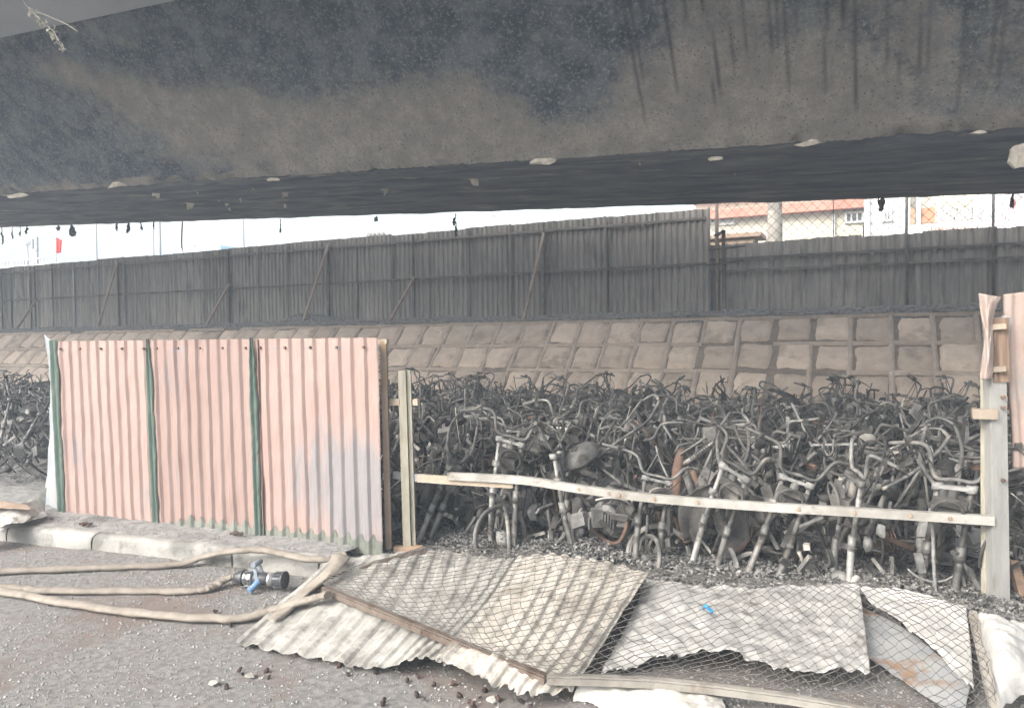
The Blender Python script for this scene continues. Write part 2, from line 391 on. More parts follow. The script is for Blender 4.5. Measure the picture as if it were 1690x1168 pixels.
# mortar between the blocks, missing along the open cracks
mb = MB()
def strip(a, b_, wd, along):
    n = 7; base = len(mb.v)
    for i in range(n+1):
        p = a.lerp(b_, i/n)
        for q in (-1, -.4, .4, 1):
            side = (V(1, 0, 0) if along == 'd' else SD)*(wd*q)
            h = -.002 + (.016*fbm(p.x*4, p.z*4, q)) - (.03 if abs(q) == 1 else 0)
            mb.v.append(p + side + SLOPE_N*h)
    for i in range(n):
        for j in range(3):
            x = base+i*4+j; f = (x, x+1, x+5, x+4); mb.f.append(f); mb.sm.append(True)
for c in range(-42, 8):
    uj = c*BW+BW/2
    for r_ in range(5):
        d0 = .05+BH*r_
        if not (abs(uj-crack_u) < BW*.5) and random.random() < .93: strip(slope_pt(uj, d0), slope_pt(uj, d0+BH), .042, 'd')
        if not (r_ == 2 and crack_u < uj < crack_u+1.4) and not (r_ == 1 and crack_u-1.2 < uj < crack_u+.3) and random.random() < .95:
            strip(slope_pt(uj-BW, d0), slope_pt(uj, d0), .044, 'u')
mo = mb.build('mortar', 'mortar', slope); mo['kind'] = 'stuff'

# upper terrace behind the slope and its gravel verge
mb = MB()
def verge(s, t):
    u = -34+44*s; v = 12.93+1.5*t
    z = ZT - .02 + .10*math.sin(min(t*2.5, 1)*math.pi*.5) + .05*fbm(u*1.2, v*2) + .02*fbm(u*6, v*6)
    pk = P(510, 530, 13.5).x
    z += .20*math.exp(-((u-pk)/.7)**2)*math.exp(-((v-13.5)/.4)**2)
    if t == 0: z -= .12
    return (u, v, z)
mb.grid(verge, 330, 14); struct(mb.build('gravel_verge', 'gravel_dark'))
mb = MB(); mb.quad(V(-250, 14.2, 1.98), V(250, 14.2, 1.98), V(250, 250, 1.98), V(-250, 250, 1.98)); struct(mb.build('upper_road', 'asphalt'))
mb = MB()
for i in range(9000):
    u = random.uniform(-24, 4); t = random.random()**1.2*.6; x, y, z = verge((u+34)/44, max(t, .03))
    mb.lump((u, y, z+.008), random.uniform(.012, .035), .6)
tag(mb.build('verge_gravel', 'gravel'), 'loose grey gravel along the top of the stone slope', 'gravel', kind='stuff')

# ------------------------------------------------------------------ box girder of the overpass
def zb(u): return 3.4 + .054*(-3.3-u)
U0, U1 = -60.0, 14.0
gird = empty('overpass', (0, 7.0, zb(0))); tag(gird, 'soot-blackened concrete overpass girder spanning above the burnt motorcycles', 'bridge')
GO = V(0, 7.0, zb(0))
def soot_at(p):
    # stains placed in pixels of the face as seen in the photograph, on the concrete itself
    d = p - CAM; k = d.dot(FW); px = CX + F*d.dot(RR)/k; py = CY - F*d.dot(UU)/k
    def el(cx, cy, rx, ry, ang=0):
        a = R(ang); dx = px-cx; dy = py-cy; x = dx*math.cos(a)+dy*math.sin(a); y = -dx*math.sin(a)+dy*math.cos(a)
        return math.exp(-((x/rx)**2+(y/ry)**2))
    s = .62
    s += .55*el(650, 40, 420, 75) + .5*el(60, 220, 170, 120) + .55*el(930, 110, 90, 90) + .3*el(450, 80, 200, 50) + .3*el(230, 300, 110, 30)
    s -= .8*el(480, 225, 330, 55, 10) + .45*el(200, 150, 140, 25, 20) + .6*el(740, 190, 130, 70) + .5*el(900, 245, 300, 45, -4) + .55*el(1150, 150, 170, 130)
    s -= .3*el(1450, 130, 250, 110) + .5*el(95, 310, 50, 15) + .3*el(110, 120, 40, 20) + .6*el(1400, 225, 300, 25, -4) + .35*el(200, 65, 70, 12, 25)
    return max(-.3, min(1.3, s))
mb = MB(); streaks = []
def face(u, t):                                # t 0 bottom edge .. 1 top of the web
    z = zb(u); v = 7.0 - 1.31*t; zz = z + 1.62*t
    n_ = .012*fbm(u*1.1, t*3) + .006*fbm(u*6, t*9)
    e = max(0, 1-t/.05)
    sp = e*(.05*abs(fbm(u*2.3, 1)) + .045*abs(fbm(u*8, 4)))     # spalled corner
    sp2 = .03*max(0, fbm(u*1.7, t*8, 3)-.1)*max(0, 1-t/.22)
    return V(u, v + n_ + sp + sp2, zz + n_*.8 + sp*.8)
us = []
u = U0
while u < U1:
    us.append(u); u += .9 if u < -22 else (.10 if u < -6 else (.028 if u < 2.2 else .3))
us.append(U1)
random.seed(21)
SL = []
for k in range(84):
    a = random.uniform(-1.95, 1.4); t0_ = random.uniform(.06, .7); SL.append((a, t0_, min(1.1, t0_+random.uniform(.3, .75)), random.uniform(.005, .010), random.uniform(.4, .85)))
nt_ = 46
ts = [0, .004, .012, .022, .035, .05] + [.05+.95*(i+1)/(nt_-5) for i in range(nt_-5)]
soot = []; stre = []
base = 0
for u in us:
    for t in ts:
        p = face(u, t); mb.v.append(p-GO)
        s = soot_at(p) if u > -22 else .7
        if t < .05 + .07*fbm(u*2.1, 9): s = min(s, .3 + .9*fbm(u*2.3, 2))
        soot.append(s)
        q = 0
        if -3 < u < 2:
            for a, t0, t1, wd, st in SL:
                uu = a + .012*fbm(t*3, a*9)
                if abs(u-uu) < wd*1.6 and t0 < t < t1:
                    q = max(q, st*max(0, 1-(abs(u-uu)/(wd*1.6))**2)*min(1, (t-t0)/.08)*min(1, (t1-t)/.15+.2))
        stre.append(min(1, q))
nc = len(ts)
for i in range(len(us)-1):
    for j in range(nc-1):
        a = i*nc+j; mb.f.append((a, a+nc, a+nc+1, a+1)); mb.sm.append(True)
me = mb.mesh('web', 'girder')
for nm, dat in (('soot', soot), ('streak', stre)):
    at = me.attributes.new(nm, 'FLOAT', 'POINT'); at.data.foreach_set('value', dat)
link('web', me, gird)
mb = MB()
def soff(s, t):
    u = us[int(round(s*(len(us)-1)))]
    p0 = face(u, 0); v = p0.y + (10.1-p0.y)*t
    z = zb(u)
    zz = p0.z*(1-min(1, t*12)) + z*min(1, t*12) + .012*fbm(u*1.5, v*2) + .005*fbm(u*5, v*5)
    if t == 1: v += .02*fbm(u*3, 7) + .012*fbm(u*11, 2)
    return V(u, v, zz) - GO
mb.grid(soff, len(us)-1, 24); mb.build('soffit', 'soffit', gird)
def prism(name, prof, mt):                     # girder cross-section pieces along u: prof of (v, dz)
    b = MB(); n = len(prof)
    for u in (U0, U1):
        for v, dz in prof: b.v.append(V(u, v, zb(u)+dz)-GO)
    for i in range(n): j = (i+1) % n; b.f.append((i, j, n+j, n+i)); b.sm.append(False)
    b.f.append(tuple(range(n))); b.f.append(tuple(reversed(range(n, 2*n)))); b.sm += [False, False]
    return b.build(name, mt, gird)
prism('far_web', [(10.13, .01), (11.4, 1.62), (11.2, 1.66), (9.95, .06)], 'soffit')
prism('deck', [(5.66, 1.60), (1.85, 1.9), (1.8, 2.1), (12.3, 2.0), (12.25, 1.78), (11.45, 1.63), (11.0, 1.75), (6.0, 1.75)], 'cantilever')  # near overhang lengthened out of view to shade foreground; far one shortened for skylight
prism('parapet', [(1.8, 2.104), (1.8, 2.75), (2.05, 2.75), (2.1, 2.11)], 'cantilever')
# flaking concrete and paint hanging from the girder
random.seed(5)
def flake(px, py, wpx, hpx, v, mt, ang=0, name='spalled_flake'):
    c = P(px, py, v); d = (c-CAM).dot(FW); wd = wpx/F*d; h = hpx/F*d; b = MB(); n = 9
    a = R(ang)
    ring = []
    for i in range(n):
        q = 2*math.pi*i/n; rr = random.uniform(.4, 1.15); x = math.cos(q)*wd/2*rr; y = math.sin(q)*h/2*rr
        ring.append((x*math.cos(a)-y*math.sin(a), x*math.sin(a)+y*math.cos(a)))
    for sgn in (-1, 1):
        for x, y in ring: b.v.append(r0*x + V(0, 0, y) + f0*(sgn*.008 + .25*x*random.uniform(-1, 1)) )
    b.v.append(f0*-.012); b.v.append(f0*.012)
    for i in range(n):
        j = (i+1) % n; b.f += [(i, j, n+j, n+i), (j, i, 2*n), (n+i, n+j, 2*n+1)]; b.sm += [False]*3
    if name == 'hanging_flake':
        b = MB(); ht = max(.02, zb(c.x) - c.z) + .02; n = 7; lean = random.uniform(-.5, .5)*wd
        if False: b.tube([V(0, 0, 0), V(lean*.3, 0, ht)], .004, 4)
        tz = min(ht, h*1.4); L_, R_ = [], []
        for q in range(n+1):
            t = q/n; k = (.35+.75*math.sin(math.pi*min(1, t*.95+.12)))*random.uniform(.55, 1.15); xm = lean*(1-t)
            L_.append(V(xm-wd/2*k, random.uniform(-.02, .02), -h/2+(tz+h/2)*t)); R_.append(V(xm+wd/2*k*random.uniform(.5, 1.1), random.uniform(-.02, .02), -h/2+(tz+h/2)*t+random.uniform(-.2, .2)*h/n))
        for sg in (0, .008):
            for q in range(n+1): b.v += [L_[q]+V(0, sg, 0), R_[q]+V(0, sg, 0)]
        o0 = len(b.v)-4*(n+1)
        for q in range(n):
            a = o0+2*q; z_ = a+2*(n+1); b.f += [(a, a+1, a+3, a+2), (z_+1, z_, z_+2, z_+3), (a, a+2, z_+2, z_), (a+1, z_+1, z_+3, a+3)]; b.sm += [False]*4
    o = b.build(name, mt, gird); o.location = c - GO
def soffit_v(px, py):                          # distance where that pixel meets the soffit plane
    lo, hi = 6.5, 10.3
    for _ in range(30):
        m_ = (lo+hi)/2; p = P(px, py, m_)
        if p.z > zb(p.x): hi = m_
        else: lo = m_
    return lo
for a in [(258,320,14,20),(313,336,18,22),(326,318,7,14),(470,318,13,20),(471,338,8,12),(418,312,8,6),(362,330,5,9),(375,337,8,9),(397,328,5,14),(379,345,7,10),(637,312,17,32),(781,296,22,30),(1056,271,5,9),(1213,287,4,9)]:
    flake(a[0], a[1], a[2], a[3], max(7.1, soffit_v(a[0], a[1])-.05), 'flake', -20 if a[0] == 637 else 0)
for a in [(900,267,66,14),(1340,235,62,16),(448,297,34,8),(30,322,54,9),(1680,255,30,60),(195,304,60,14),(1612,219,40,6),(1180,262,30,7)]:
    flake(a[0], a[1], a[2], a[3], 6.98, 'flake', 4)
for a in [q for q in [(20,385,6,22),(3,395,8,20),(45,382,14,10),(33,386,6,10),(118,383,30,18),(97,378,20,6),(193,376,8,12),(213,378,14,16),(232,376,8,9),(253,375,8,8),(408,374,6,7),(463,378,5,14),(512,367,5,4),(487,366,5,6),(622,363,14,6),(625,375,5,8),(633,360,4,5),(727,361,7,5),(752,367,12,12),(753,388,7,18),(860,352,10,5),(1457,342,18,16),(1450,332,6,14),(1672,332,13,26),(1040,352,8,6)] if q[0] < 260 or q[2]*q[3] > 60]:
    flake(a[0], a[1], a[2]*.62, a[3]*.85, 10.0, 'blackflake', random.uniform(-25, 25), 'hanging_flake')

# dry twig hanging from the deck edge
tw = empty('dry_twig', P(42, 5, 4.6)); tag(tw, 'dry pale twig with shrivelled leaves hanging under the deck at the top corner', 'twig')
T0 = P(42, 5, 4.6)
b = MB(); b.tube([p-T0 for p in spline([P(36, -30, 4.6), P(42, 8, 4.6), P(75, 25, 4.6), P(105, 38, 4.6), P(128, 52, 4.6)], 24)], .006, 5); b.build('stem', 'dryleaf', tw)
b = MB(); b.tube([p-T0 for p in spline([P(50, 15, 4.6), P(72, 38, 4.58), P(90, 55, 4.58), P(102, 80, 4.6)], 20)], .005, 5); b.build('stem', 'dryleaf', tw)
random.seed(3)
for k in range(34):
    px, py = random.choice([(60, 28), (66, 36), (56, 22), (90, 58), (96, 70), (100, 78), (86, 52), (72, 42)])
    c = P(px+random.uniform(-7, 7), py+random.uniform(-7, 7), 4.6+random.uniform(-.05, .05)) - T0
    b = MB(); L_ = random.uniform(.03, .065); q = Euler([random.uniform(0, 6) for _ in range(3)]).to_matrix()
    b.grid(lambda s, t: c + q @ V((s-.5)*L_, (t-.5)*.03*math.sin(math.pi*min(max(s, .05), .95)), .012*math.sin(s*4)+.006*math.cos(t*5)), 4, 2)
    b.build('leaf', 'dryleaf', tw, solid=.002)

# ------------------------------------------------------------------ back fence
FV = 14.0
def corr(x, pitch, dep):                       # trapezoidal rib
    q = (x/pitch) % 1.0
    if q < .14: h = q/.14
    elif q < .50: h = 1
    elif q < .68: h = 1-(q-.50)/.18
    else: h = 0
    return h*dep
fx1 = P(1166, 400, FV).x
fence = empty('corrugated_fence', (fx1, FV, 1.95)); tag(fence, 'long smoke-darkened corrugated metal fence with leaning braces on top of the slope', 'fence')
random.seed(11)
def zfence(x): return 1.98 + .012*math.sin(x)
edges = [fx1]
while edges[-1] > -27: edges.append(edges[-1] - random.uniform(.9, 1.08))
for i in range(len(edges)-1):
    x1, x0 = edges[i]+.08, edges[i+1]; ht = 1.94 + .014*random.uniform(-1, 1); ty = .014*random.uniform(-1, 1); b = MB(); tl = random.uniform(-.008, .008)
    nx = int((x1-x0)/.018) if x1 > -15 else 24
    b.grid(lambda s, t: V(x0+(x1-x0)*s-fx1, ty + .012*(i % 2) - corr(x0*1.7+(x1-x0)*s, .118, .030) - (.045 if s > .955 else 0) + .012*fbm(s*3, t*2, i), t*(ht + tl*s + .012*fbm(s*5, i)) + .02), nx, 10, sm=False)
    b.build('sheet', 'darkfence', fence, solid=.0015)
for dz, nm in ((.95, 'rail'), (1.78, 'top_rail')):
    b = MB(); b.bar((-25+0, -.045, dz), (0, -.045, dz), .045, .035, (0, 0, 1)); b.build('rail', 'darksteel', fence)
b = MB(); b.bar((-25, -.04, .05), (0, -.04, .05), .05, .03, (0, 0, 1)); b.build('rail', 'darksteel', fence)
for px in (3, 58, 195, 378, 543, 683, 897):
    x = P(px, 500, FV-.08).x - fx1
    b = MB(); b.bar((x, -.085, -.02), (x, -.085, 1.9), .045, .045); b.build('post', 'darksteel', fence)
for (ax, ay, bx, by) in ((60, 495, 8, 572), (194, 432, 157, 556), (379, 468, 332, 553), (543, 402, 497, 541), (684, 458, 637, 541), (898, 385, 860, 544)):
    a = P(ax, ay, FV-.11); c = G(bx, by, 1.90)
    if c.y > 13.6 or c.y < 12.4: c = P(bx, by, 13.05)
    b = MB(); b.bar(a-V(fx1, FV, 1.95), c-V(fx1, FV, 1.95), .05, .05); b.build('brace', 'brownsteel', fence)
# low fence beyond the corner post
lx0 = P(1200, 450, FV).x
low = empty('corrugated_fence', (lx0, FV+.05, 1.95)); tag(low, 'lower dark corrugated fence under the chain-link netting by the houses', 'fence')
x = lx0 - .75
while x < 5:
    wd = random.uniform(.92, 1.05); b = MB(); tj = random.uniform(-.02, .02); k = int(x*10)
    b.grid(lambda s, t: V(x-lx0+wd*s, .01*(k % 2) - corr(wd*s, .2, .03) + .008*fbm(s*3, t*2, k), t*(1.26 + tj + .015*fbm(s*4, k)) + .03), 50, 8, sm=False)
    b.build('sheet', 'darkfence', low, solid=.0015); x += wd-.02
for dz in (.06, .80, 1.02):
    b = MB(); b.bar((-.75, -.04, dz), (7, -.04, dz), .04, .03, (0, 0, 1)); b.build('rail', 'darksteel', low)
# chain-link netting above it
mf = empty('chain_link_fence', (lx0, FV+.12, 1.95)); tag(mf, 'tall chain-link fence on thin dark posts in front of the houses', 'fence')
b = MB()
cell = .17; x0, x1, z0, z1 = -.35, 7.0, 1.15, 3.2
nx = int((x1-x0)/cell); nz = int((z1-z0)/cell)
for i in range(2*nx):
    b.tube([V(x0+i*cell/2 + (cell/2 if (i+j) % 2 else 0), .004*(j % 2), z0+j*cell/2) for j in range(nz*2+1)], .005, 4, caps=False)
b.build('netting', 'netwire', mf)
for px, top in ((1183, 3.3), (1497, 3.3), (1640, 3.3)):
    x = P(px, 430, FV).x - lx0
    b = MB(); b.tube([V(x, -.12, -.05), V(x-.01, -.12, 1.2), V(x+.01, -.1, top)], .022, 8); b.build('post', 'darksteel', mf)
x = P(1375, 380, FV).x-lx0; b = MB(); b.tube([V(x, -.02, 1.0), V(x, -.02, 3.3)], .008, 6); b.build('post', 'darksteel', mf)
# hooked post at the corner
hp0 = P(1195, 525, FV-.35); hp = empty('hooked_post', hp0); tag(hp, 'dark steel post with a bent hook top at the end of the tall fence', 'post')
hz = P(1195, 380, FV-.35).z - hp0.z
b = MB(); b.bar((0, 0, -.05), (0, 0, hz), .06, .05); b.build('upright', 'darksteel', hp)
b = MB(); b.bar((.02, 0, hz-.02), (-.16, 0, hz-.09), .05, .05); b.build('hook', 'darksteel', hp)
b = MB(); b.bar((-.30, -.04, .95), (.35, -.04, 1.0), .03, .03); b.bar((-.25, -.04, 1.22), (.38, -.04, 1.25), .03, .03); b.build('cross_bar', 'darksteel', hp)
b = MB(); b.tube([(-.12, .05, 0), (-.12, .06, 1.2), (-.13, .08, 2.1)], .028, 8); b.build('pipe', 'brownsteel', hp)

# ------------------------------------------------------------------ houses, bus and lamps beyond the fence
def rect(px0, py0, px1, py1, v, th, name, mt, parent, off=0.0, org=V(0, 0, 0), ztop=None, zbot=None):
    a = P(px0, py0, v); c = P(px1, py1, v); z1_ = a.z if ztop is None else ztop; z0_ = c.z if zbot is None else zbot
    b = MB(); b.box(((a.x+c.x)/2-org.x, v+th/2+off-org.y, (z0_+z1_)/2-org.z), abs(c.x-a.x), th, abs(z1_-z0_)); return b.build(name, mt, parent)
HV = 24.0
def house(name, px0, px1, v, depth, label, cat='house'):
    a = P(px0, 400, v); c = P(px1, 400, v); O = V((a.x+c.x)/2, v+depth/2, 1.98); e = empty(name, O); tag(e, label, cat); return e, O, a.x, c.x
def window(px0, py0, px1, py1, v, e, O, bars=0, louvre=False):
    a = P(px0, py0, v); c = P(px1, py1, v); W_ = c.x-a.x; H_ = a.z-c.z; ctr = (a+c)/2
    b = MB(); b.box(ctr-O+V(0, -.02, 0), W_, .05, H_); wn = b.build('window', 'glass_dark' if not louvre else 'polegrey', e)
    b = MB()
    for sx in (-1, 1): b.box(ctr-O+V(sx*W_/2, -.04, 0), .06, .08, H_+.06)
    for sz in (-1, 1): b.box(ctr-O+V(0, -.042, sz*H_/2), W_+.06, .08, .06)
    for k in range(bars): b.box(ctr-O+V(-W_/2+W_*(k+1)/(bars+1), -.05, 0), .04, .06, H_)
    fr = b.build('frame', 'white_wall', wn)
    if louvre:
        for k in range(5):
            b = MB(); b.box(ctr-O+V(0, -.07, -H_/2+H_*(k+.5)/5), W_-.04, .05, .045, Euler((R(25), 0, 0)).to_matrix()); b.build('slat', 'white_wall', wn)
h1, O1, xa, xb = house('cream_house', 1120, 1424, HV, 6, 'cream house with a red roof edge behind the chain-link fence')
zr = P(1300, 352, HV).z
b = MB(); b.box(V(0, 0, (zr-1.98)/2), xb-xa, 6, zr-1.98); b.build('wall', 'cream_wall', h1)
b = MB(); b.box(V(0, -.15, zr-1.98+.09), xb-xa+.15, 6.4, .26); b.build('roof_edge', 'redroof', h1)
b = MB(); b.box(V(0, 1.2, zr-1.98+.62), xb-xa-.1, 3.6, .8); b.build('upper_wall', 'cream_wall', h1)
b = MB(); b.box(V(0, 1.0, zr-1.98+1.1), xb-xa+.3, 4.2, .18); b.build('roof', 'redroof', h1)
window(1166, 354, 1181, 368, HV, h1, O1, 1); window(1187, 353, 1211, 369, HV, h1, O1, 0, True); window(1396, 352, 1424, 366, HV, h1, O1, 2)
b = MB(); a = P(1376, 360, HV-.1)-O1; b.tube([V(a.x, a.y, -.0), V(a.x, a.y, zr-1.98+.1)], .04, 6); b.build('downpipe', 'white_wall', h1)
h2, O2, xa, xb = house('white_house', 1426, 1502, HV-.6, 6, 'plain white house wall with one small window beside the cream house')
zt2 = P(1460, 290, HV).z
b = MB(); b.box(V(0, 0, (zt2-1.98)/2), xb-xa, 6, zt2-1.98); b.build('wall', 'white_wall', h2)
window(1459, 348, 1470, 364, HV-.6, h2, O2, 1)
b = MB(); a = P(1434, 360, HV-.7)-O2; b.bar((a.x, a.y, 0), (a.x, a.y, 4.4), .05, .05); b.build('downpipe', 'polegrey', h2)
h3, O3, xa, xb = house('balcony_house', 1502, 1760, HV-1.2, 6, 'house with terracotta wall and patterned cream balcony beside the striped tarpaulin')
v3 = HV-1.2; zf = P(1550, 385, v3).z; zt3 = P(1550, 280, v3).z
b = MB(); b.box(V(0, 0, (zf-1.98)/2), xb-xa, 6, zf-1.98); b.build('wall', 'white_wall', h3)
b = MB(); b.box(V(0, 1.2, (zf+zt3)/2-1.98), xb-xa, 3.6, zt3-zf); b.build('upper_wall', 'ornament', h3)
rect(1498, 374, 1612, 384, v3, .25, 'floor_slab', 'white_wall', h3, -.26, O3)
rect(1520, 345, 1543, 368, v3, .12, 'terracotta_panel', 'terracotta', h3, -.13, O3)
rect(1503, 346, 1509, 374, v3, .12, 'terracotta_panel', 'terracotta', h3, -.13, O3)
for px in (1512, 1545, 1604): rect(px, 328, px+7, 376, v3, .2, 'pillar', 'white_wall', h3, -.23, O3)
rect(1548, 368, 1604, 374, v3, .12, 'balustrade_base', 'ornament', h3, -.2, O3)
rect(1548, 341, 1604, 344, v3, .1, 'handrail', 'ornament', h3, -.2, O3)
for (p0, q0, p1, q1) in ((1545,346,1575,348),(1545,362,1575,364),(1545,346,1547,364),(1573,346,1575,364),(1551,351,1569,353),(1551,357,1569,359),(1551,351,1553,359),(1567,351,1569,359),(1578,346,1602,348),(1578,362,1602,364),(1578,346,1580,364),(1600,346,1602,364),(1584,352,1597,354),(1584,357,1597,359),(1575,354,1579,356)):
    rect(p0, q0, p1, q1, v3, .06, 'lattice_bar', 'white_wall', h3, -.21, O3)
for k in range(12): rect(1535+6*k, 377, 1537+6*k, 395, v3, .05, 'slat', 'terracotta', h3, -.34, O3)
for k in range(8): rect(1515+11*k, 325, 1517+11*k, 344, v3, .04, 'baluster', 'ornament', h3, .9, O3)
# striped tarpaulin
tp = bpy.data.materials.new('tarp'); tp.use_nodes = True; n = tp.node_tree.nodes; L = tp.node_tree.links
wv = n.new('ShaderNodeTexWave'); wv.inputs['Scale'].default_value = 2.3; wv.inputs['Distortion'].default_value = 1.2; wv.bands_direction = 'X'
uvn = n.new('ShaderNodeAttribute'); uvn.attribute_name = 'stripe'; cr_ = n.new('ShaderNodeValToRGB')
fr_ = n.new('ShaderNodeMath'); fr_.operation = 'FRACT'; L.new(uvn.outputs['Fac'], fr_.inputs[0]); L.new(fr_.outputs[0], cr_.inputs[0])
cr_.color_ramp.interpolation = 'CONSTANT'
els = cr_.color_ramp.elements; els[0].position = 0; els[0].color = (.72, .72, .72, 1); els[1].position = .3; els[1].color = (.62, .16, .18, 1)
for ps, c in ((.42, (.72, .72, .72, 1)), (.78, (.16, .30, .60, 1)), (.90, (.72, .72, .72, 1))):
    e_ = els.new(ps); e_.color = c
L.new(cr_.outputs[0], n['Principled BSDF'].inputs['Base Color']); n['Principled BSDF'].inputs['Roughness'].default_value = .5; M['tarp'] = tp
a = P(1611, 318, 21.5); c = P(1790, 400, 21.5); b = MB()
b.grid(lambda s, t: V(a.x+(c.x-a.x)*s, 21.5 + .25*fbm(s*4, t*3) + .12*fbm(s*11, t*7), 2.0 + (a.z+.8-2.0)*t), 60, 40, at=lambda s, t: s*26 + 2.5*t + 1.6*fbm(s*4, t*4, 2) + .6*fbm(s*11, t*9))
o = b.build('striped_tarpaulin', 'tarp', None, 'stripe', .01); tag(o, 'crumpled red, white and blue striped tarpaulin sheet behind the fence', 'tarpaulin')
# utility pole
p0 = P(1279, 400, 20); b = MB(); b.tube([V(0, 0, 0), V(0, 0, 9)], [.20, .13], 12); o = b.build('utility_pole', 'concretepole'); o.location = (p0.x, 20, 1.98); tag(o, 'weathered round concrete utility pole in front of the cream house', 'pole')
# rubble by the corner post
random.seed(2)
b = MB(); pr = P(1185, 398, 17)
b.box(V(0, 0, (pr.z-1.98)/2), 1.6, .8, pr.z-1.98); b.box(V(.1, -.03, pr.z-1.98+.04), 1.75, .95, .09); o = b.build('low_wall', 'brownpost'); o.location = (pr.x, 17, 1.98); tag(o, 'short brown wall stub seen through the gap at the fence corner', 'wall')

# bus
bv = 20.0; ba, bb = P(218, 425, bv), P(300, 425, bv); top = P(235, 417, bv).z
bus = empty('bus', V(ba.x+4.2, bv+1.2, 1.98)); tag(bus, 'light blue bus roof showing above the dark fence', 'bus')
h = top-1.98; BL = 8.4
b = MB(); b.grid(lambda s, t: (lambda a_: V(-BL/2+BL*s, -1.18*math.cos(a_)*(1 if abs(math.cos(a_)) > .9 else 1), h-.30+.30*math.sin(a_)))(math.pi*t), 12, 12); b.build('roof', 'busblue', bus)
b = MB(); b.box(V(0, 0, .35+(h-.65)/2), BL, 2.36, h-.65); b.build('body', 'busblue', bus)
b = MB(); b.box(V(-1.2, 0, h+.02), 2.4, 1.5, .16); b.build('air_conditioner', 'white_wall', bus)
for k in range(6):
    b = MB(); b.box(V(-BL/2+.8+1.35*k, -1.19, h-.85), 1.2, .03, .75); b.build('window', 'glass_dark', bus)
for xx in (-2.6, 2.6):
    for yy in (-1.08, 1.08):
        b = MB(); b.lathe((xx, yy-.13, .46), (xx, yy+.13, .46), [(0, .2), (0, .46), (1, .46), (1, .2)], 18); b.build('wheel', 'tyre', bus)
# flag
p = P(92, 432, 19); fl = empty('red_flag', (p.x, 19, 1.98)); tag(fl, 'small red flag on a thin pole above the fence', 'flag')
zt = P(94, 392, 19).z-1.98
b = MB(); b.tube([(0, 0, 0), (.05, 0, zt+.05)], .02, 6); b.build('pole', 'polegrey', fl)
q = P(91, 418, 19)-fl.location
fw = P(103, 400, 19).x-P(92, 400, 19).x
b = MB(); b.grid(lambda s, t: V(.04+fw*s*(.8+.2*t), .06*math.sin(s*6), q.z+(zt-q.z)*t - .12*s*(t)), 12, 8); b.build('cloth', 'red', fl, solid=.004)
# globe lamp, antenna mast, railing
def pole_thing(name, px, py, v, r, label, cat, group=None, mt='polegrey'):
    p = P(px, py, v); e = empty(name, (p.x, v, 1.98)); tag(e, label, cat, group); b = MB(); b.tube([(0, 0, 0), (0, 0, p.z-1.98)], [r, r*.7], 8); b.build('pole', mt, e); return e, p.z-1.98
e, z = pole_thing('globe_lamp', 45, 403, 21, .05, 'globe street lamp on a blue-grey pole next to the antenna mast', 'street lamp')
b = MB(); b.lathe((0, 0, z-.05), (0, 0, z+.30), [(0, .05), (.15, .13), (.5, .17), (.85, .12), (1, .03)], 14); b.build('globe', 'lampglobe', e)
e, z = pole_thing('antenna_mast', 60, 394, 24, .06, 'antenna mast with stacked grey panels left of the red flag', 'antenna')
for k, (dx, dz) in enumerate(((-.18, -.4), (.18, -.3), (0, -.9), (-.14, -1.1), (.16, -1.0))):
    b = MB(); b.box(V(dx, -.1, z+dz), .14, .1, .75); b.build('antenna_panel', 'polegrey', e)
p = P(0, 440, 20); rl = empty('railing', (p.x, 20, 1.98)); tag(rl, 'white railing at the far left beyond the fence', 'railing')
z1 = P(20, 429, 20).z-1.98; x1 = P(75, 430, 20).x-p.x
for zz in (z1, z1-.28):
    b = MB(); b.bar((-6, 0, zz), (x1, 0, zz-.03), .05, .05); b.build('rail', 'white_wall', rl)
k = -6
while k < x1:
    b = MB(); b.bar((k, 0, 0), (k, 0, z1), .03, .03); b.build('baluster', 'white_wall', rl); k += .22
def street_lamp(px, py, v, label, arm=0, ptop=None):
    e, z = pole_thing('street_lamp', px, py, v, .06, label, 'street lamp', 'street lamps beyond the fence')
    if arm:
        b = MB(); b.tube(spline([(0, 0, z-.3), (arm*.35, 0, z-.02), (arm, 0, z+.18)], 8), .03, 6); b.build('arm', 'polegrey', e)
        b = MB(); b.box(V(arm*1.15, 0, z+.22), .5, .2, .09, Euler((0, R(12 if arm < 0 else -12), 0)).to_matrix()); b.build('lamp_head', 'polegrey', e)
street_lamp(157, 330, 24, 'thin grey lamp pole right of the red flag, reaching up behind the girder')
street_lamp(251, 330, 26, 'thinner of the two poles behind the blue bus')
street_lamp(262, 330, 19, 'thicker pale pole standing in front of the blue bus roof')
street_lamp(400, 330, 22, 'thin pole above the fence to the right of the bus')
street_lamp(350, 408, 34, 'short street lamp with its arm pointing towards the bus', -1.5)
street_lamp(849, 359, 34, 'distant street lamp just under the girder near the middle', -1.2)
e, z = pole_thing('floodlight_mast', 622, 390, 34, .06, 'cluster of small floodlights peeking over the fence', 'floodlight')
for k in range(4):
    b = MB(); b.lathe((-.45+.3*k, -.15, z+.05), (-.45+.3*k, .12, z+.1), [(0, .02), (0, .13), (.6, .11), (1, .04)], 10); b.build('lamp_head', 'darksteel', e)
b = MB(); b.bar((-.6, 0, z-.03), (.6, 0, z-.03), .05, .05); b.build('cross_arm', 'darksteel', e)
p = P(301, 372, 10.05); b = MB(); b.tube([x_-p for x_ in spline([P(301, 366, 10.05), P(300, 390, 10.06), P(300, 408, 10.08), P(303, 417, 10.08)], 10)], [.012]*9+[.008, .006], 6)
o = b.build('hanging_wire', 'darksteel', gird); o.location = p-GO

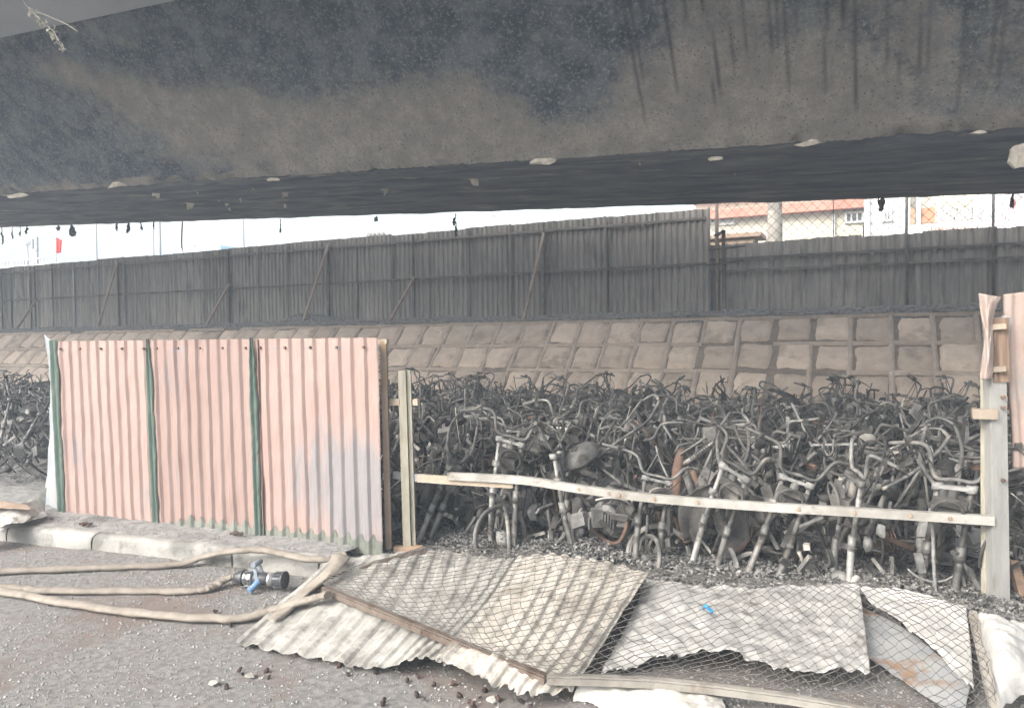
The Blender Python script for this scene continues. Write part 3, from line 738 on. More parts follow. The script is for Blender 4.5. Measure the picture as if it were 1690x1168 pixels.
# ------------------------------------------------------------------ pink fence
pl, pr_ = G(110, 845, .125), G(630, 904, .125)
pf = empty('pink_fence', (pr_.x, pr_.y, .125)); tag(pf, 'faded pink corrugated metal fence with green strips standing on the kerb', 'fence')
PO = Vector(pf.location)
pd = (pr_-pl); plen = pd.length; pdir = pd.normalized(); pn = V(pdir.y, -pdir.x, 0)
if pn.y > 0: pn = -pn
tl_, tr_ = P(96, 563, pl.y), P(621, 557, pr_.y)
def panel(s, t, off=0):                        # s along, t up; follows the lean of the fence
    bt = pl.lerp(pr_, s); tp_ = tl_.lerp(tr_, s); return bt.lerp(tp_, t) + pn*off - PO
def s_at(px): 
    lo, hi = -.3, 1.2
    for _ in range(40):
        m_ = (lo+hi)/2; q = pl.lerp(pr_, m_); d = q-CAM; x = CX+F*d.dot(RR)/d.dot(FW)
        if x < px: lo = m_
        else: hi = m_
    return lo
cuts = [s_at(110), s_at(268), s_at(436), s_at(631)]
for k in range(3):
    a, c = cuts[k]-.004, cuts[k+1]+.006; b = MB(); W_ = (c-a)*plen; nx = int(W_/.0085)
    def fn(s, t):
        x = s*W_; h = corr(x+.03*k, .108, .019)
        dent = .008*fbm(s*3, t*3, k*5) + .005*fbm(s*9, t*4, k)
        ztrim = (.012*fbm(s*16, k) + .008*fbm(s*40, k)) if t == 0 else 0
        p = panel(a+(c-a)*s, t, h + dent + .004*k)
        p.z += ztrim*1.2 - (.03 if (k == 2 and t == 0) else 0)
        if t == 1: p.z += .004*fbm(s*20, k, 2)
        return p
    def wear(s, t):
        q = .10
        if k == 2: q += .55*math.exp(-((s-.85)/.28)**2)*(1 if t < .36 else math.exp(-((t-.36)/.12)**2)) + .35*math.exp(-((s-.45)/.35)**2-((t-.25)/.25)**2) + .25*math.exp(-((s-.7)/.5)**2-((t-.5)/.3)**2)
        if k == 1: q += .28*math.exp(-((s-.25)/.25)**2-((t-.85)/.25)**2) + .25*math.exp(-((s-.2)/.2)**2-((t-.35)/.2)**2)
        if k == 0: q += .42*math.exp(-((s-.15)/.12)**2-((t-.3)/.2)**2) + .35*math.exp(-((s-.85)/.15)**2-((t-.12)/.15)**2)
        q += .55*math.exp(-((t-.955)/.012)**2)*(.5+.5*math.sin(s*23+k*2)) * (1.0 if k != 1 else .5)
        return q
    b.grid(fn, nx, 40, sm=False, at=wear); b.build('sheet', 'pink', pf, 'wear', .0012)
    # grey-green foot where the paint has come away
    if k > 0:
        b = MB()
        def ft(s, t):
            x = s*W_; h = corr(x+.03*k, .108, .019)
            hi = (.06 + .045*abs(math.sin(x*math.pi/.108+.9))**6 + .02*fbm(s*14, k, 3))*(1.0 if k == 2 or s > .3 else max(.05, s/.3))
            p = panel(a+(c-a)*s, 0, h + .008*fbm(s*3, 0, k*5) + .005*fbm(s*9, 0, k) + .007 + .004*k); p.z += -.05 + (hi+.04)*t; return p
        b.grid(ft, nx, 3, sm=False); b.build('bare_foot', 'greygreen', pf, solid=.001)
    # screws along the top
    for i in range(5):
        p = panel(a+(c-a)*(.06+.21*i), .955, .022 + .004*k); b = MB(); b.lathe(p, p+pn*.012, [(0, .011), (1, .009)], 8); b.build('screw', 'rust', pf)
# green strips with torn edges
for (tx, bx, w0, w1) in ((94, 107, 18, 19), (244, 262, 15, 14), (419, 431, 17, 14)):
    s0 = s_at(bx); b = MB()
    def gs(s, t):
        hw = (w1+(w0-w1)*t)/F*(5.2 + 1.2*(1-s0)); 
        if tx > 100 and t > .78: hw *= max(.35, 1-(t-.78)*3.4)
        edge = .012*fbm(t*7, tx) + .006*fbm(t*25, tx)
        off = (s-.5)*hw + (edge if s > .5 else -.5*edge)
        p = panel(s0 + off/plen, t, .032 + .010*math.sin(s*math.pi*3)); p.z += (.01 if t == 1 else 0); return p
    b.grid(gs, 10, 60, sm=False); b.build('green_strip', 'green', pf, solid=.0015)
# white torn end sheet
b = MB()
L0 = [(73, 552), (80, 600), (82, 650), (82, 700), (80, 750), (76, 800), (74, 835)]
L1 = [(88, 564), (94, 600), (98, 650), (101, 700), (104, 750), (108, 800), (111, 846)]
rows = [[P(*q, pl.y+.10) - PO, (P((q[0]+r_[0])/2, (q[1]+r_[1])/2, pl.y+.03)) - PO, P(*r_, pl.y-.01) - PO] for q, r_ in zip(L0, L1)]
sf = surf(rows); b.grid(lambda s, t: sf(s, t) + V(0, .012*fbm(s*3, t*5), 0), 14, 40); b.build('end_sheet', 'galv', pf, solid=.0015)
# frame of the fence: brown post, stubs
bp0, bp1 = G(642, 905, .10), None
bp1 = P(633, 562, bp0.y)
b = MB(); b.bar(bp0-PO, bp1-PO, .042, .042, r0); b.build('post', 'brownpost', pf)
b = MB(); b.bar(P(618, 566, bp0.y)-PO, P(640, 563, bp0.y)-PO, .035, .03); b.build('top_stub', 'palewood', pf)
b = MB(); na = 22
for i in range(3):
    for sgn in (0, 1):
        pts = []
        for j in range(53):
            t = j/52; x0_, x1_ = 628+4*(1-t)-4*t+5, 640-5*t
            c0 = P(626+3*(1-t)+i*5, 905-345*t, bp0.y+.01)-PO; pts.append(c0 + r0*(.022*((j+sgn) % 2)))
        b.tube(pts, .0022, 4, caps=False)
b.build('netting', 'wire', pf)

# gate post, its stub and foot
g0 = G(677, 906, .09); g1 = P(668, 611, g0.y)
gp = empty('gate_post', g0); tag(gp, 'pale yellow steel gate post beside the pink fence', 'post')
ax_ = (g1-g0)
b = MB(); b.bar(r0*-.018, ax_+r0*-.018, .055, .06, r0); b.bar(r0*.028+f0*.012, ax_+r0*.028+f0*.012, .028, .05, r0); b.build('upright', 'yellowpost', gp)
a = P(638, 664, g0.y-.06)-g0; c = P(690, 664, g0.y-.06)-g0
b = MB(); b.bar(a+f0*.03, P(660, 664, g0.y-.06)-g0+f0*.03, .045, .03); b.bar(P(682, 664, g0.y-.06)-g0+f0*.03, c+f0*.03, .045, .03); b.build('stub', 'palewood', gp)
b = MB(); b.bar(V(-.10, -.05, -.01), V(.10, .0, .0), .07, .05); b.box(V(.03, -.05, -.02), .18, .16, .03); b.build('foot_plate', 'brownpost', gp)

# right-hand post with the crumpled sheet
q0 = G(1652, 1008, .05); qtop = P(1646, 622, q0.y)
rp = empty('gate_post', q0); tag(rp, 'grey steel channel gate post on the right with a burnt timber on top', 'post')
ax_ = qtop-q0
b = MB(); b.bar(r0*.005, ax_+r0*.005, .085, .012, r0); b.bar(r0*-.036+f0*.03, ax_+r0*-.036+f0*.03, .012, .06, r0); b.bar(r0*.044+f0*.03, ax_+r0*.044+f0*.03, .012, .06, r0); b.build('channel', 'galvpost', rp)
a = P(1629, 1000, q0.y+.06)-q0; c = P(1628, 620, q0.y+.06)-q0
b = MB(); b.bar(a, c, .05, .03, r0); b.build('side_strip', 'yellowpost', rp)
a = P(1604, 682, q0.y-.02)-q0; c = P(1646, 683, q0.y-.02)-q0
b = MB(); b.bar(a, c, .055, .06); b.build('stub', 'palewood', rp)
a = P(1648, 630, q0.y+.02)-q0; c = P(1646, 525, q0.y+.02)-q0
b = MB(); b.bar(a, c, .085, .06, r0); b.build('timber', 'timber', rp)
for py in (540, 610):
    b = MB(); b.bar(P(1634, py, q0.y-.03)-q0, P(1660, py-2, q0.y-.03)-q0, .03, .03); b.build('cleat', 'palewood', rp)
for py in (672, 792, 655):
    p = P(1655, py, q0.y-.01)-q0; b = MB(); b.lathe(p, p-f0*.014, [(0, .012), (1, .01)], 8); b.build('bolt', 'rust', rp)
def strip_sheet(name, Lp, Rp, v, label, mt, cr_amp, solid=.0015, seed=0, cat='metal sheet', rib=None):
    rows = []
    for q, r_ in zip(Lp, Rp): rows.append([P(*q, v), P((q[0]+r_[0])/2, (q[1]+r_[1])/2, v-cr_amp), P(*r_, v+cr_amp*.5)])
    sf = surf(rows); O = rows[-1][1].copy(); b = MB()
    b.grid(lambda s, t: sf(s, t)-O + V(0, cr_amp*.5*fbm(s*2.5, t*4, seed) - (corr(s*1.0, rib, .02) if rib else 0), 0), 40, 40)
    o = b.build(name, mt, None, solid=solid); o.location = O; tag(o, label, cat); return o
strip_sheet('crumpled_sheet', [(1615,484),(1619,520),(1624,550),(1622,580),(1617,626)], [(1652,490),(1640,520),(1638,550),(1640,580),(1637,626)], q0.y-.06, 'twisted pinkish white metal strip hanging from the top of the right gate post', 'pinkgrey', .035, seed=4)
strip_sheet('faded_sheet', [(1655,486),(1656,560),(1662,640),(1668,700),(1670,772)], [(1790,470),(1790,560),(1790,640),(1790,700),(1790,775)], q0.y+.12, 'faded pink metal panel cut off by the photograph beside the right post', 'pinkgrey', .02, seed=9, rib=.26)
strip_sheet('galvanised_strip', [(1653,520),(1655,580),(1656,622)], [(1668,524),(1664,580),(1660,622)], q0.y+.03, 'thin bent galvanised strip between the timber and the pink panel', 'galv', .01, seed=2)

# the bent rail across the opening
rv = [G(738, 782, .62), None]
def railp(px, py, v): return P(px, py, v)
vA = g0.y-.05; vB = q0.y-.04
def rv_at(px): return vA + (vB-vA)*((px-650)/(1640-650))
rail = empty('bent_rail', P(1180, 830, rv_at(1180))); tag(rail, 'long bent white metal rail stretched across the opening between the gate posts', 'rail'); RO = Vector(rail.location)
pts = spline([P(738, 786, rv_at(738)), P(860, 793, rv_at(860)), P(960, 808, rv_at(960)), P(1080, 823, rv_at(1080)), P(1250, 836, rv_at(1250)), P(1450, 848, rv_at(1450)), P(1642, 860, rv_at(1642))], 40)
b = MB(); prev = None
def chan(b, pts, hgt, dep):
    prof = [(-hgt/2, 0), (hgt/2, 0), (hgt/2, dep), (hgt/2-.004, dep), (hgt/2-.004, .004), (-hgt/2+.004, .004), (-hgt/2+.004, dep), (-hgt/2, dep)]
    n0 = len(b.v); K = len(prof)
    for i, p in enumerate(pts):
        for z, y in prof: b.v.append(p + V(0, y, z))
    for i in range(len(pts)-1):
        for j in range(K):
            k = (j+1) % K; b.f.append((n0+i*K+j, n0+i*K+k, n0+(i+1)*K+k, n0+(i+1)*K+j)); b.sm.append(False)
    b.f.append(tuple(n0+j for j in range(K))); b.f.append(tuple(n0+(len(pts)-1)*K+j for j in reversed(range(K)))); b.sm += [False, False]
chan(b, [p-RO for p in pts], .050, .045); b.build('channel', 'whiterail', rail)
b = MB(); chan(b, [P(px, py, rv_at(px)+.02)-RO for px, py in ((688, 789), (760, 794), (846, 799))], .055, .03); b.build('splice', 'palewood', rail)
b = MB(); chan(b, [P(px, py, rv_at(px)+.05)-RO for px, py in ((648, 784), (692, 789))], .05, .03); b.build('end_piece', 'galv', rail)
for px in (950, 997, 1030, 1083, 1162, 1330, 1412, 1490, 1570):
    i = min(range(len(pts)), key=lambda k: abs(CX+F*(pts[k]-CAM).dot(RR)/(pts[k]-CAM).dot(FW)-px)); p = pts[i]-RO
    b = MB(); b.lathe(p, p-V(0, .006, 0), [(0, .012), (1, .010)], 8); b.build('bolt', 'brownpost', rail)

# ------------------------------------------------------------------ collapsed sheets and the fallen mesh gate
def sheet(rows, name, label, mt, nu, nv, ribs=0, rdep=.02, crump=.01, seed=0, dz=0.0, ragged=.0, cat='metal sheet'):
    sf = surf(rowsG(rows)); O = sf(.5, .5); O = V(O.x, O.y, 0); b = MB()
    def fn(s, t):
        p = sf(s, t) - O
        if ribs: p.z += corr(s*ribs, 1.0, rdep)*(.75+.5*fbm(s*3, t*3, seed))
        p.z += crump*.9*abs(fbm(p.x*3.5, p.y*3.5, seed+11, 2)) + crump*.6*fbm(p.x*5, p.y*5, seed) + crump*.5*fbm(p.x*14, p.y*14, seed+3) + dz
        if ragged:
            e = max(0, 1-t/.06); p += (V(0, 1, 0))*e*ragged*(fbm(s*9, seed) + .6*fbm(s*25, seed+1)); p.z += e*.3*ragged*fbm(s*12, seed+7)
        p.z = max(p.z, .008)
        return p
    b.grid(fn, nu, nv, sm=False if ribs else True); o = b.build(name, mt, None, solid=.0016); o.location = O; tag(o, label, cat); return o
sheet([[(385,1062,.02),(500,1084,.03),(610,1104,.04),(690,1088,.10),(735,1098,.13)],
       [(468,990,.05),(572,1003,.09),(690,1010,.11),(780,1000,.14),(815,1005,.15)],
       [(545,924,.20),(640,914,.19),(730,912,.18),(830,924,.18),(870,924,.19)]], 'corrugated_sheet', 'pale cream corrugated sheet lying flat beside the fire hose nozzle', 'cream', 170, 60, 14, .014, .008, 3, ragged=.03)
sheet([[(720,1090,.14),(790,1124,.11),(835,1140,.08),(880,1152,.06),(944,1146,.04)],
       [(800,1008,.16),(860,1020,.18),(910,1032,.17),(960,1045,.15),(1005,1050,.12)],
       [(855,922,.20),(910,920,.21),(960,926,.22),(1015,936,.21),(1070,950,.19)]], 'corrugated_sheet', 'tan corrugated sheet under the mesh with a pointed corner towards the motorcycles', 'tan', 130, 60, 9, .016, .01, 8, .012, .035)
sheet([[(990,1114,.03),(1090,1086,.08),(1200,1078,.14),(1300,1103,.12),(1436,1110,.10)],
       [(1035,1030,.07),(1110,1030,.11),(1220,1030,.14),(1330,1036,.14),(1428,1040,.14)],
       [(1068,957,.10),(1150,964,.13),(1250,972,.12),(1340,966,.15),(1418,968,.17)]], 'scorched_sheet', 'white blistered flat sheet under the mesh with a torn black-edged front', 'whitesheet', 120, 60, 0, 0, .030, 5, ragged=.05)
sheet([[(1440,1000,.17),(1525,1060,.12),(1608,1145,.06)], [(1428,985,.18),(1515,1018,.15),(1602,1070,.10)], [(1418,970,.19),(1500,980,.18),(1594,1003,.16)]], 'torn_sheet', 'white triangular torn sheet flap under the mesh at the right', 'whitesheet', 60, 40, 0, 0, .016, 15, .01, .04)
sheet([[(1432,1082,.07),(1500,1130,.05),(1590,1190,.04)], [(1425,1040,.09),(1505,1085,.07),(1596,1155,.06)], [(1420,1000,.10),(1505,1045,.09),(1602,1130,.07)]], 'ridge_strip', 'blue-grey folded metal strip with rust running under the torn flap', 'greysheet', 60, 60, 0, 0, .006, 25)
sheet([[(1640,1185,.04),(1690,1150,.08),(1760,1190,.04)], [(1628,1100,.14),(1662,1075,.26),(1740,1110,.10)], [(1614,1012,.22),(1655,1016,.26),(1730,1040,.16)]], 'crumpled_sheet', 'buckled pale sheet at the foot of the right gate post', 'whitesheet', 50, 50, 0, 0, .03, 35)
sheet([[(946,1152,.01),(1060,1185,.015),(1210,1200,.02)], [(950,1140,.04),(1065,1150,.06),(1200,1172,.04)], [(955,1130,.05),(1065,1128,.06),(1190,1150,.04)]], 'crumpled_sheet', 'crumpled white scrap of sheet in front of the fallen mesh bar', 'cream', 90, 40, 0, 0, .018, 45, ragged=.03)
# fallen mesh gate
corners = dict(A=G(515, 960, .13), B=G(702, 903, .22), C=G(902, 1114, .13), D=G(1660, 1195, .08), E=G(1606, 1008, .22))
fg = empty('fallen_mesh_gate', G(1000, 1060, 0)); tag(fg, 'fallen rusty gate frame with chain-link mesh draped over the collapsed sheets', 'gate'); FO = Vector(fg.location)
def angle_bar(pts, mt, w_=.032):
    b = MB(); pts = [p-FO for p in pts]
    for i in range(len(pts)-1):
        b.bar(pts[i], pts[i+1], .007, w_, (0, 0, 1)); d = (pts[i+1]-pts[i]).normalized(); s_ = d.cross(V(0, 0, 1)).normalized()
        b.bar(pts[i]+V(0, 0, -.02)+s_*w_*.5, pts[i+1]+V(0, 0, -.02)+s_*w_*.5, w_*.85, .006, (0, 0, 1))
    b.build('frame_bar', mt, fg)
angle_bar([corners['A'], corners['B']], 'rustbar')
angle_bar([corners['A'], G(700, 1034, .19), corners['C']], 'rustbar')
angle_bar(spline([corners['C'], G(1080, 1120, .11), G(1300, 1146, .08), G(1480, 1178, .05)], 6), 'palebar')
angle_bar([corners['E'], G(1625, 1090, .17), G(1650, 1190, .12)], 'palebar')
msf = surf(rowsG([[(517,960,.14),(700,1034,.21),(900,1112,.16),(1150,1122,.10),(1400,1160,.08),(1650,1190,.09)],
                  [(585,940,.22),(760,980,.24),(960,1030,.22),(1220,1040,.20),(1425,1050,.20),(1628,1080,.20)],
                  [(700,904,.23),(880,916,.25),(1070,945,.25),(1250,960,.22),(1415,968,.23),(1604,1005,.23)]]))
b = MB(); NI, NJ = 52, 14                          # diamonds along and across
random.seed(9)
jit = {}
def mp_(i, j):
    if (i, j) not in jit:
        s = min(max(i/(2*NI), 0), 1); t = min(max(j/(2*NJ), 0), 1); p = msf(s, t)
        jit[(i, j)] = p + V(random.uniform(-.009, .009), random.uniform(-.007, .007), .018 + .012*fbm(p.x*4, p.y*4)) - FO
    return jit[(i, j)]
for j in range(NJ+1):
    for sgn in (0, 1):
        pts = []
        for i in range(2*NI+1):
            jj = 2*j + (1 if (i+sgn) % 2 else 0)
            if jj > 2*NJ: jj = 2*NJ
            pts.append(mp_(i, jj) + V(0, 0, .0025*(1 if (i+sgn) % 2 else -1)))
        if sgn == 0: b.tube(pts, .0020, 4, caps=False)
        else:
            pts = [mp_(i, max(0, min(2*NJ, 2*j - (1 if i % 2 else 0)))) for i in range(2*NI+1)]
            b.tube(pts, .0020, 4, caps=False)
b.build('chain_link', 'wire', fg)
p = G(1168, 1015, .16); b = MB(); b.grid(lambda s, t: V((s-.5)*.05, (t-.5)*.035, .012*math.sin(s*5)+.008*math.cos(t*6)), 6, 5); o = b.build('blue_scrap', 'blueplastic', None, solid=.003); o.location = p+V(0, 0, .03); tag(o, 'tiny bright blue plastic scrap lying on the white sheet', 'scrap')

# scraps at the left end of the kerb
sheet([[(-30,868,.17),(20,868,.18),(72,848,.17)], [(-30,850,.2),(20,850,.22),(75,830,.22)], [(-30,838,.22),(30,835,.25),(77,803,.32)]], 'crumpled_sheet', 'cream crumpled sheet scrap at the left end of the pink fence', 'cream', 30, 24, 0, 0, .03, 51)
sheet([[(-40,905,.05),(10,872,.16),(80,850,.175)], [(-40,880,.12),(5,862,.19),(75,846,.18)], [(-40,862,.18),(0,852,.2),(70,842,.18)]], 'crumpled_sheet', 'dull white strip of sheet bent over the kerb at the left edge', 'whitesheet', 30, 16, 0, 0, .012, 55)
sheet([[(-40,838,.27),(10,838,.28),(52,841,.26)], [(-40,832,.28),(10,833,.29),(50,836,.27)], [(-40,826,.29),(10,828,.3),(45,832,.28)]], 'rusty_strip', 'reddish rusty metal strip lying on the scraps at the left edge', 'brownpost', 16, 6, 0, 0, .01, 57)

# ------------------------------------------------------------------ fire hoses and nozzle
def hose(pts, label, r=.034):
    w_ = spline([G(*p) for p in pts], 90); O = w_[45].copy(); O.z = 0
    b = MB(); random.seed(len(pts)); ln = [q-O for q in w_]
    rs = [r*(1+.22*fbm(i*.31, len(pts))) for i in range(len(ln))]; ln = [q+V(.012*fbm(i*.25, 3), .016*fbm(i*.22, len(pts)), 0) for i, q in enumerate(ln)]
    b.tube(ln, rs, 14, flat=.58, upv=(0, 0, 1)); o = b.build('fire_hose', 'hose'); o.location = O; tag(o, label, 'fire hose', 'fire hoses on the road'); return o
hose([(-60,946,.03),(60,940,.03),(180,936,.03),(290,931,.03),(335,919,.07),(380,910,.15),(430,907,.17),(470,914,.165),(510,922,.165),(545,922,.165),(570,914,.17)], 'fire hose climbing onto the kerb in front of the pink fence', .036)
hose([(-60,966,.025),(20,969,.025),(70,974,.025),(200,975,.025),(320,974,.025),(350,968,.03),(372,955,.05),(392,950,.07)], 'fire hose running straight to the blue-handled nozzle', .034)
hose([(-60,965,.03),(40,982,.03),(120,996,.03),(220,1010,.03),(330,1019,.03),(400,1019,.03),(450,1006,.05),(500,992,.11),(540,981,.15)], 'fire hose curving nearest the camera and ending on the fallen sheet', .036)
# folded canvas strap over the sheet corner
strap = [[(500,965,.10),(520,972,.14)], [(535,938,.20),(548,950,.21)], [(553,918,.25),(578,925,.24)]]
sheet([[(440,1022,.06),(452,1024,.07),(466,1022,.06)], [(490,980,.10),(503,982,.12),(515,978,.12)], [(535,940,.20),(550,938,.22),(560,940,.21)], [(548,916,.23),(560,914,.25),(580,918,.22)]], 'canvas_strap', 'folded pale canvas strip over the corner of the cream sheet', 'hose', 10, 30, 0, 0, .01, 61, cat='canvas')
N0 = G(386, 968, .06); N1 = G(470, 972, .065)
noz = empty('fire_nozzle', V(N0.x, N0.y, 0)); tag(noz, 'black fire hose nozzle with a blue pistol grip lying on the road', 'nozzle'); NO = Vector(noz.location)
N0 = G(388, 952, .075); N1 = G(471, 957, .075)
a, c = N0-NO, N1-NO; ax_ = (c-a).normalized(); Ln = (c-a).length; NP = lambda t: a.lerp(c, t)
sd_ = ax_.cross(V(0, 0, 1)).normalized()
def noz_part(name, t0, t1, prof, mt, n=20): b = MB(); b.lathe(NP(t0), NP(t1), prof, n); return b.build(name, mt, noz)
noz_part('coupling_sleeve', 0, .20, [(0, .030), (.2, .034), (.85, .052), (1, .050)], 'blackplastic')
cl = noz_part('coupling_ring', .20, .38, [(0, .036), (.05, .046), (.3, .046), (.33, .038), (.5, .038), (.53, .048), (.9, .048), (1, .04)], 'metal')
for k in range(6):
    q = k*math.pi/3; dr = sd_*math.cos(q)+V(0, 0, 1)*math.sin(q); b = MB(); b.bar(NP(.23)+dr*.046, NP(.36)+dr*.048, .016, .012, dr); b.build('lug', 'blackplastic', cl)
noz_part('valve_body', .38, .68, [(0, .036), (.15, .040), (.7, .040), (.8, .034), (1, .034)], 'blackplastic')
noz_part('collar', .68, .78, [(0, .038), (.1, .042), (.45, .042), (.5, .036), (1, .036)], 'metal')
hd = noz_part('nozzle_head', .78, 1.0, [(0, .038), (.1, .045), (.75, .047), (.8, .056), (1, .056), (1, .042), (.96, .040), (.96, .0)], 'blackplastic', 24)
for k in range(14):
    q = 2*math.pi*k/14; dr = sd_*math.cos(q)+V(0, 0, 1)*math.sin(q); b = MB(); b.bar(NP(.81)+dr*.047, NP(.94)+dr*.049, .007, .009, dr); b.build('rib', 'blackplastic', hd)
b = MB(); g0_ = NP(.56); tip = G(411, 975, .022)-NO
b.tube(spline([g0_, g0_.lerp(tip, .35)+V(0, 0, .006), g0_.lerp(tip, .7), tip], 14), [.019, .020, .0215, .0195, .021, .0195, .021, .0195, .021, .0195, .021, .020, .021, .022, .021], 12); b.build('pistol_grip', 'bluegrip', noz)
b = MB(); tp_ = NP(.50); et = P(424, 929, (tp_+NO).y)-NO
for s_ in (-1, 1): b.bar(tp_+sd_*.038*s_, et+sd_*.030*s_ - V(0, 0, .02), .022, .008, ax_)
b.build('bail_arm', 'bluegrey', noz)
b = MB(); b.tube([et-sd_*.045, et+sd_*.045], .017, 10); b.build('bail_handle', 'bluegrey', noz)

# ------------------------------------------------------------------ burnt motorcycles
def make_bike(seed, steer=0.0, wheel=False, tank=True, shield=False, wide=.36, rise=.10, nose=True, mirror=False, sq=1.0, bars=True):
    rnd = random.Random(seed); e = empty('burnt_motorcycle'); J = lambda a: rnd.uniform(-a, a)
    # front end, turned about the steering axis
    h0, h1_ = V(.36, 0, .88), V(.42, 0, .72); axs = (h0-h1_).normalized(); Rs = Matrix.Rotation(steer, 3, axs)
    st = lambda p: h1_ + Rs @ (Vector(p)-h1_)
    for s_ in (-1, 1):
        y = .085*s_
        b = MB(); top_, mid_, bot_ = V(.345, y, .90), V(.50, y, .52), V(.615, y, .26)
        b.tube([st(top_), st(mid_)], .0155, 10); b.tube([st(top_.lerp(mid_, .85)), st(mid_.lerp(bot_, .1))], .024, 10)
        b.tube([st(mid_.lerp(bot_, .05)), st(mid_.lerp(bot_, .15)), st(mid_.lerp(bot_, .8)), st(bot_)], [.024, .0215, .0205, .024], 10); b.box(st(bot_), .05, .025, .05)
        fl_ = b.build('fork_leg', 'fork', e)
        b = MB(); b.lathe(st(mid_.lerp(bot_, -.03)), st(mid_.lerp(bot_, .06)), [(0, .022), (.1, .028), (.9, .028), (1, .022)], 10); b.build('fork_seal', 'char2', fl_)
    b = MB(); b.tube([st(h1_-axs*.05), st(h0+axs*.02)], .028, 10); b.build('steering_stem', 'tubegrey', e)
    for t_ in (0, 1):
        c_ = h1_ if t_ == 0 else h0+axs*.01; b = MB(); x_ = axs.cross(V(0, 1, 0)).normalized(); rt = Matrix((Rs @ x_, Rs @ V(0, 1, 0), axs)).transposed()
        b.box(st(c_), .055, .19, .022, rt); 
        for s_ in (-1, 1): b.lathe(st(c_+V(0, .085*s_, 0)-axs*.02), st(c_+V(0, .085*s_, 0)+axs*.022), [(0, .03), (1, .03)], 10)
        b.build('fork_clamp', 'alu', e)
    bx = .33; hb = [(bx-.12, -wide, .93+rise+J(.03)), (bx-.07, -wide*.62, .95+rise), (bx-.02, -wide*.42, .94+rise), (bx, -.11, .935), (bx, 0, .93), (bx, .11, .935), (bx-.02, wide*.42, .94+rise), (bx-.07, wide*.62, .95+rise), (bx-.12, wide, .93+rise+J(.03))]
    b = MB(); b.tube([st(p) for p in spline(hb, 32)], .0125, 8); hbo = b.build('handlebar', 'tubegrey', e)
    for s_ in (-1, 1):
        b = MB(); y = wide*.72*s_; q = st((bx-.085, y, .948+rise)); b.box(q, .04, .035, .04); lv = [st((bx-.05, y, .955+rise)), st((bx-.0, y+.03*s_, .94+rise)), st((bx-.01, y+.16*s_, .90+rise))]
        b.tube(lv, [.007, .006, .005], 5); b.build('lever', 'char2', hbo)
    if mirror:
        b = MB(); q0_ = st((bx-.08, wide*.7, .95+rise)); q1_ = st((bx-.02, wide*.75, 1.14+rise)); b.tube([q0_, q1_], .006, 5); b.lathe(q1_+V(-.01, 0, .03), q1_+V(.012, 0, .03), [(0, .03), (.3, .05), (1, .045)], 12); b.build('mirror', 'char', hbo)
    # headlight shell or bracket
    b = MB(); q = st((.50, 0, .80))
    if seed == 5: b.lathe(st((.42, 0, .80)), st((.54, 0, .79)), [(0, .03), (.3, .07), (.8, .088), (1, .09), (1, .08), (.5, .06)], 16)
    else:
        b.bar(st((.44, -.09, .84)), st((.47, .09, .84)), .05, .02); b.torus(q, Rs @ V(1, 0, 0), .075, .009, 18, 6); b.box(st((.45, 0, .76)), .08, .12, .07)
    b.build('headlight_shell', 'char2', e)
    # frame
    b = MB()
    b.tube(spline([(.39, 0, .78), (.15, 0, .70), (-.15, 0, .62), (-.30, 0, .50), (-.22, 0, .33)], 18), .021, 8)
    b.tube(spline([(.40, 0, .72), (.30, 0, .50), (.20, 0, .30), (.0, 0, .22), (-.25, 0, .25)], 18), .018, 8)
    for s_ in (-1, 1):
        b.tube(spline([(-.02, .03*s_, .66), (-.30, .11*s_, .68), (-.62, .12*s_, .70+J(.02)), (-.86, .09*s_, .76+J(.03))], 14), .0125, 7)
        b.tube([(-.24, .08*s_, .36), (-.48, .115*s_, .68)], .011, 7)
    b.tube(spline([(-.86, -.09, .76), (-.92, 0, .78), (-.86, .09, .76)], 8), .0125, 7)
    b.build('frame', 'tubegrey', e)
    # engine
    b = MB(); b.lathe((.05, -.14, .33), (.05, .14, .33), [(0, .06), (.05, .115), (.2, .13), (.5, .10), (.8, .13), (.95, .11), (1, .06)], 16)
    b.lathe((-.10, -.11, .34), (-.10, .11, .34), [(0, .05), (.08, .09), (.9, .09), (1, .05)], 14); b.box((-.02, 0, .30), .28, .17, .16)
    en = b.build('engine', 'alu', e)
    b = MB(); cy = V(.16, 0, .42); dr = V(.55, 0, .83).normalized()
    for k in range(6): b.box(cy+dr*(.022*k), .15, .15, .009, Matrix((V(dr.z, 0, -dr.x), V(0, 1, 0), dr)).transposed())
    b.lathe(cy-dr*.03, cy+dr*.2, [(0, .05), (.65, .05), (.68, .065), (1, .05)], 10); b.build('cylinder', 'char2', en)
    b = MB(); b.tube(spline([(.22, -.04, .48), (.33, -.07, .40), (.30, -.10, .24), (.0, -.13, .17), (-.35, -.16, .22), (-.75, -.17, .34)], 24), [.014]*15+[.02, .03, .036, .038, .04, .04, .04, .038, .036, .03], 9); b.build('exhaust', 'rust' if seed % 3 == 0 else 'char2', e)
    # rear
    b = MB()
    for s_ in (-1, 1): b.bar((-.20, .09*s_, .31), (-.66, .095*s_, .27), .04, .022)
    b.build('swingarm', 'tubegrey', e)
    for s_ in (-1, 1):
        a_, c_ = V(-.42, .135*s_, .66), V(-.60, .135*s_, .30); b = MB(); b.tube([a_, c_], .011, 7); b.lathe(a_.lerp(c_, .55), c_, [(0, .02), (.8, .022), (1, .018)], 9); sh = b.build('shock_absorber', 'fork', e)
        b = MB(); d_ = (c_-a_).normalized(); x_ = d_.orthogonal().normalized(); y_ = d_.cross(x_)
        b.tube([a_.lerp(c_, .08+.62*k/64) + (x_*math.cos(k*.9)+y_*math.sin(k*.9))*.027 for k in range(65)], .0048, 5); b.build('spring', 'char', sh)
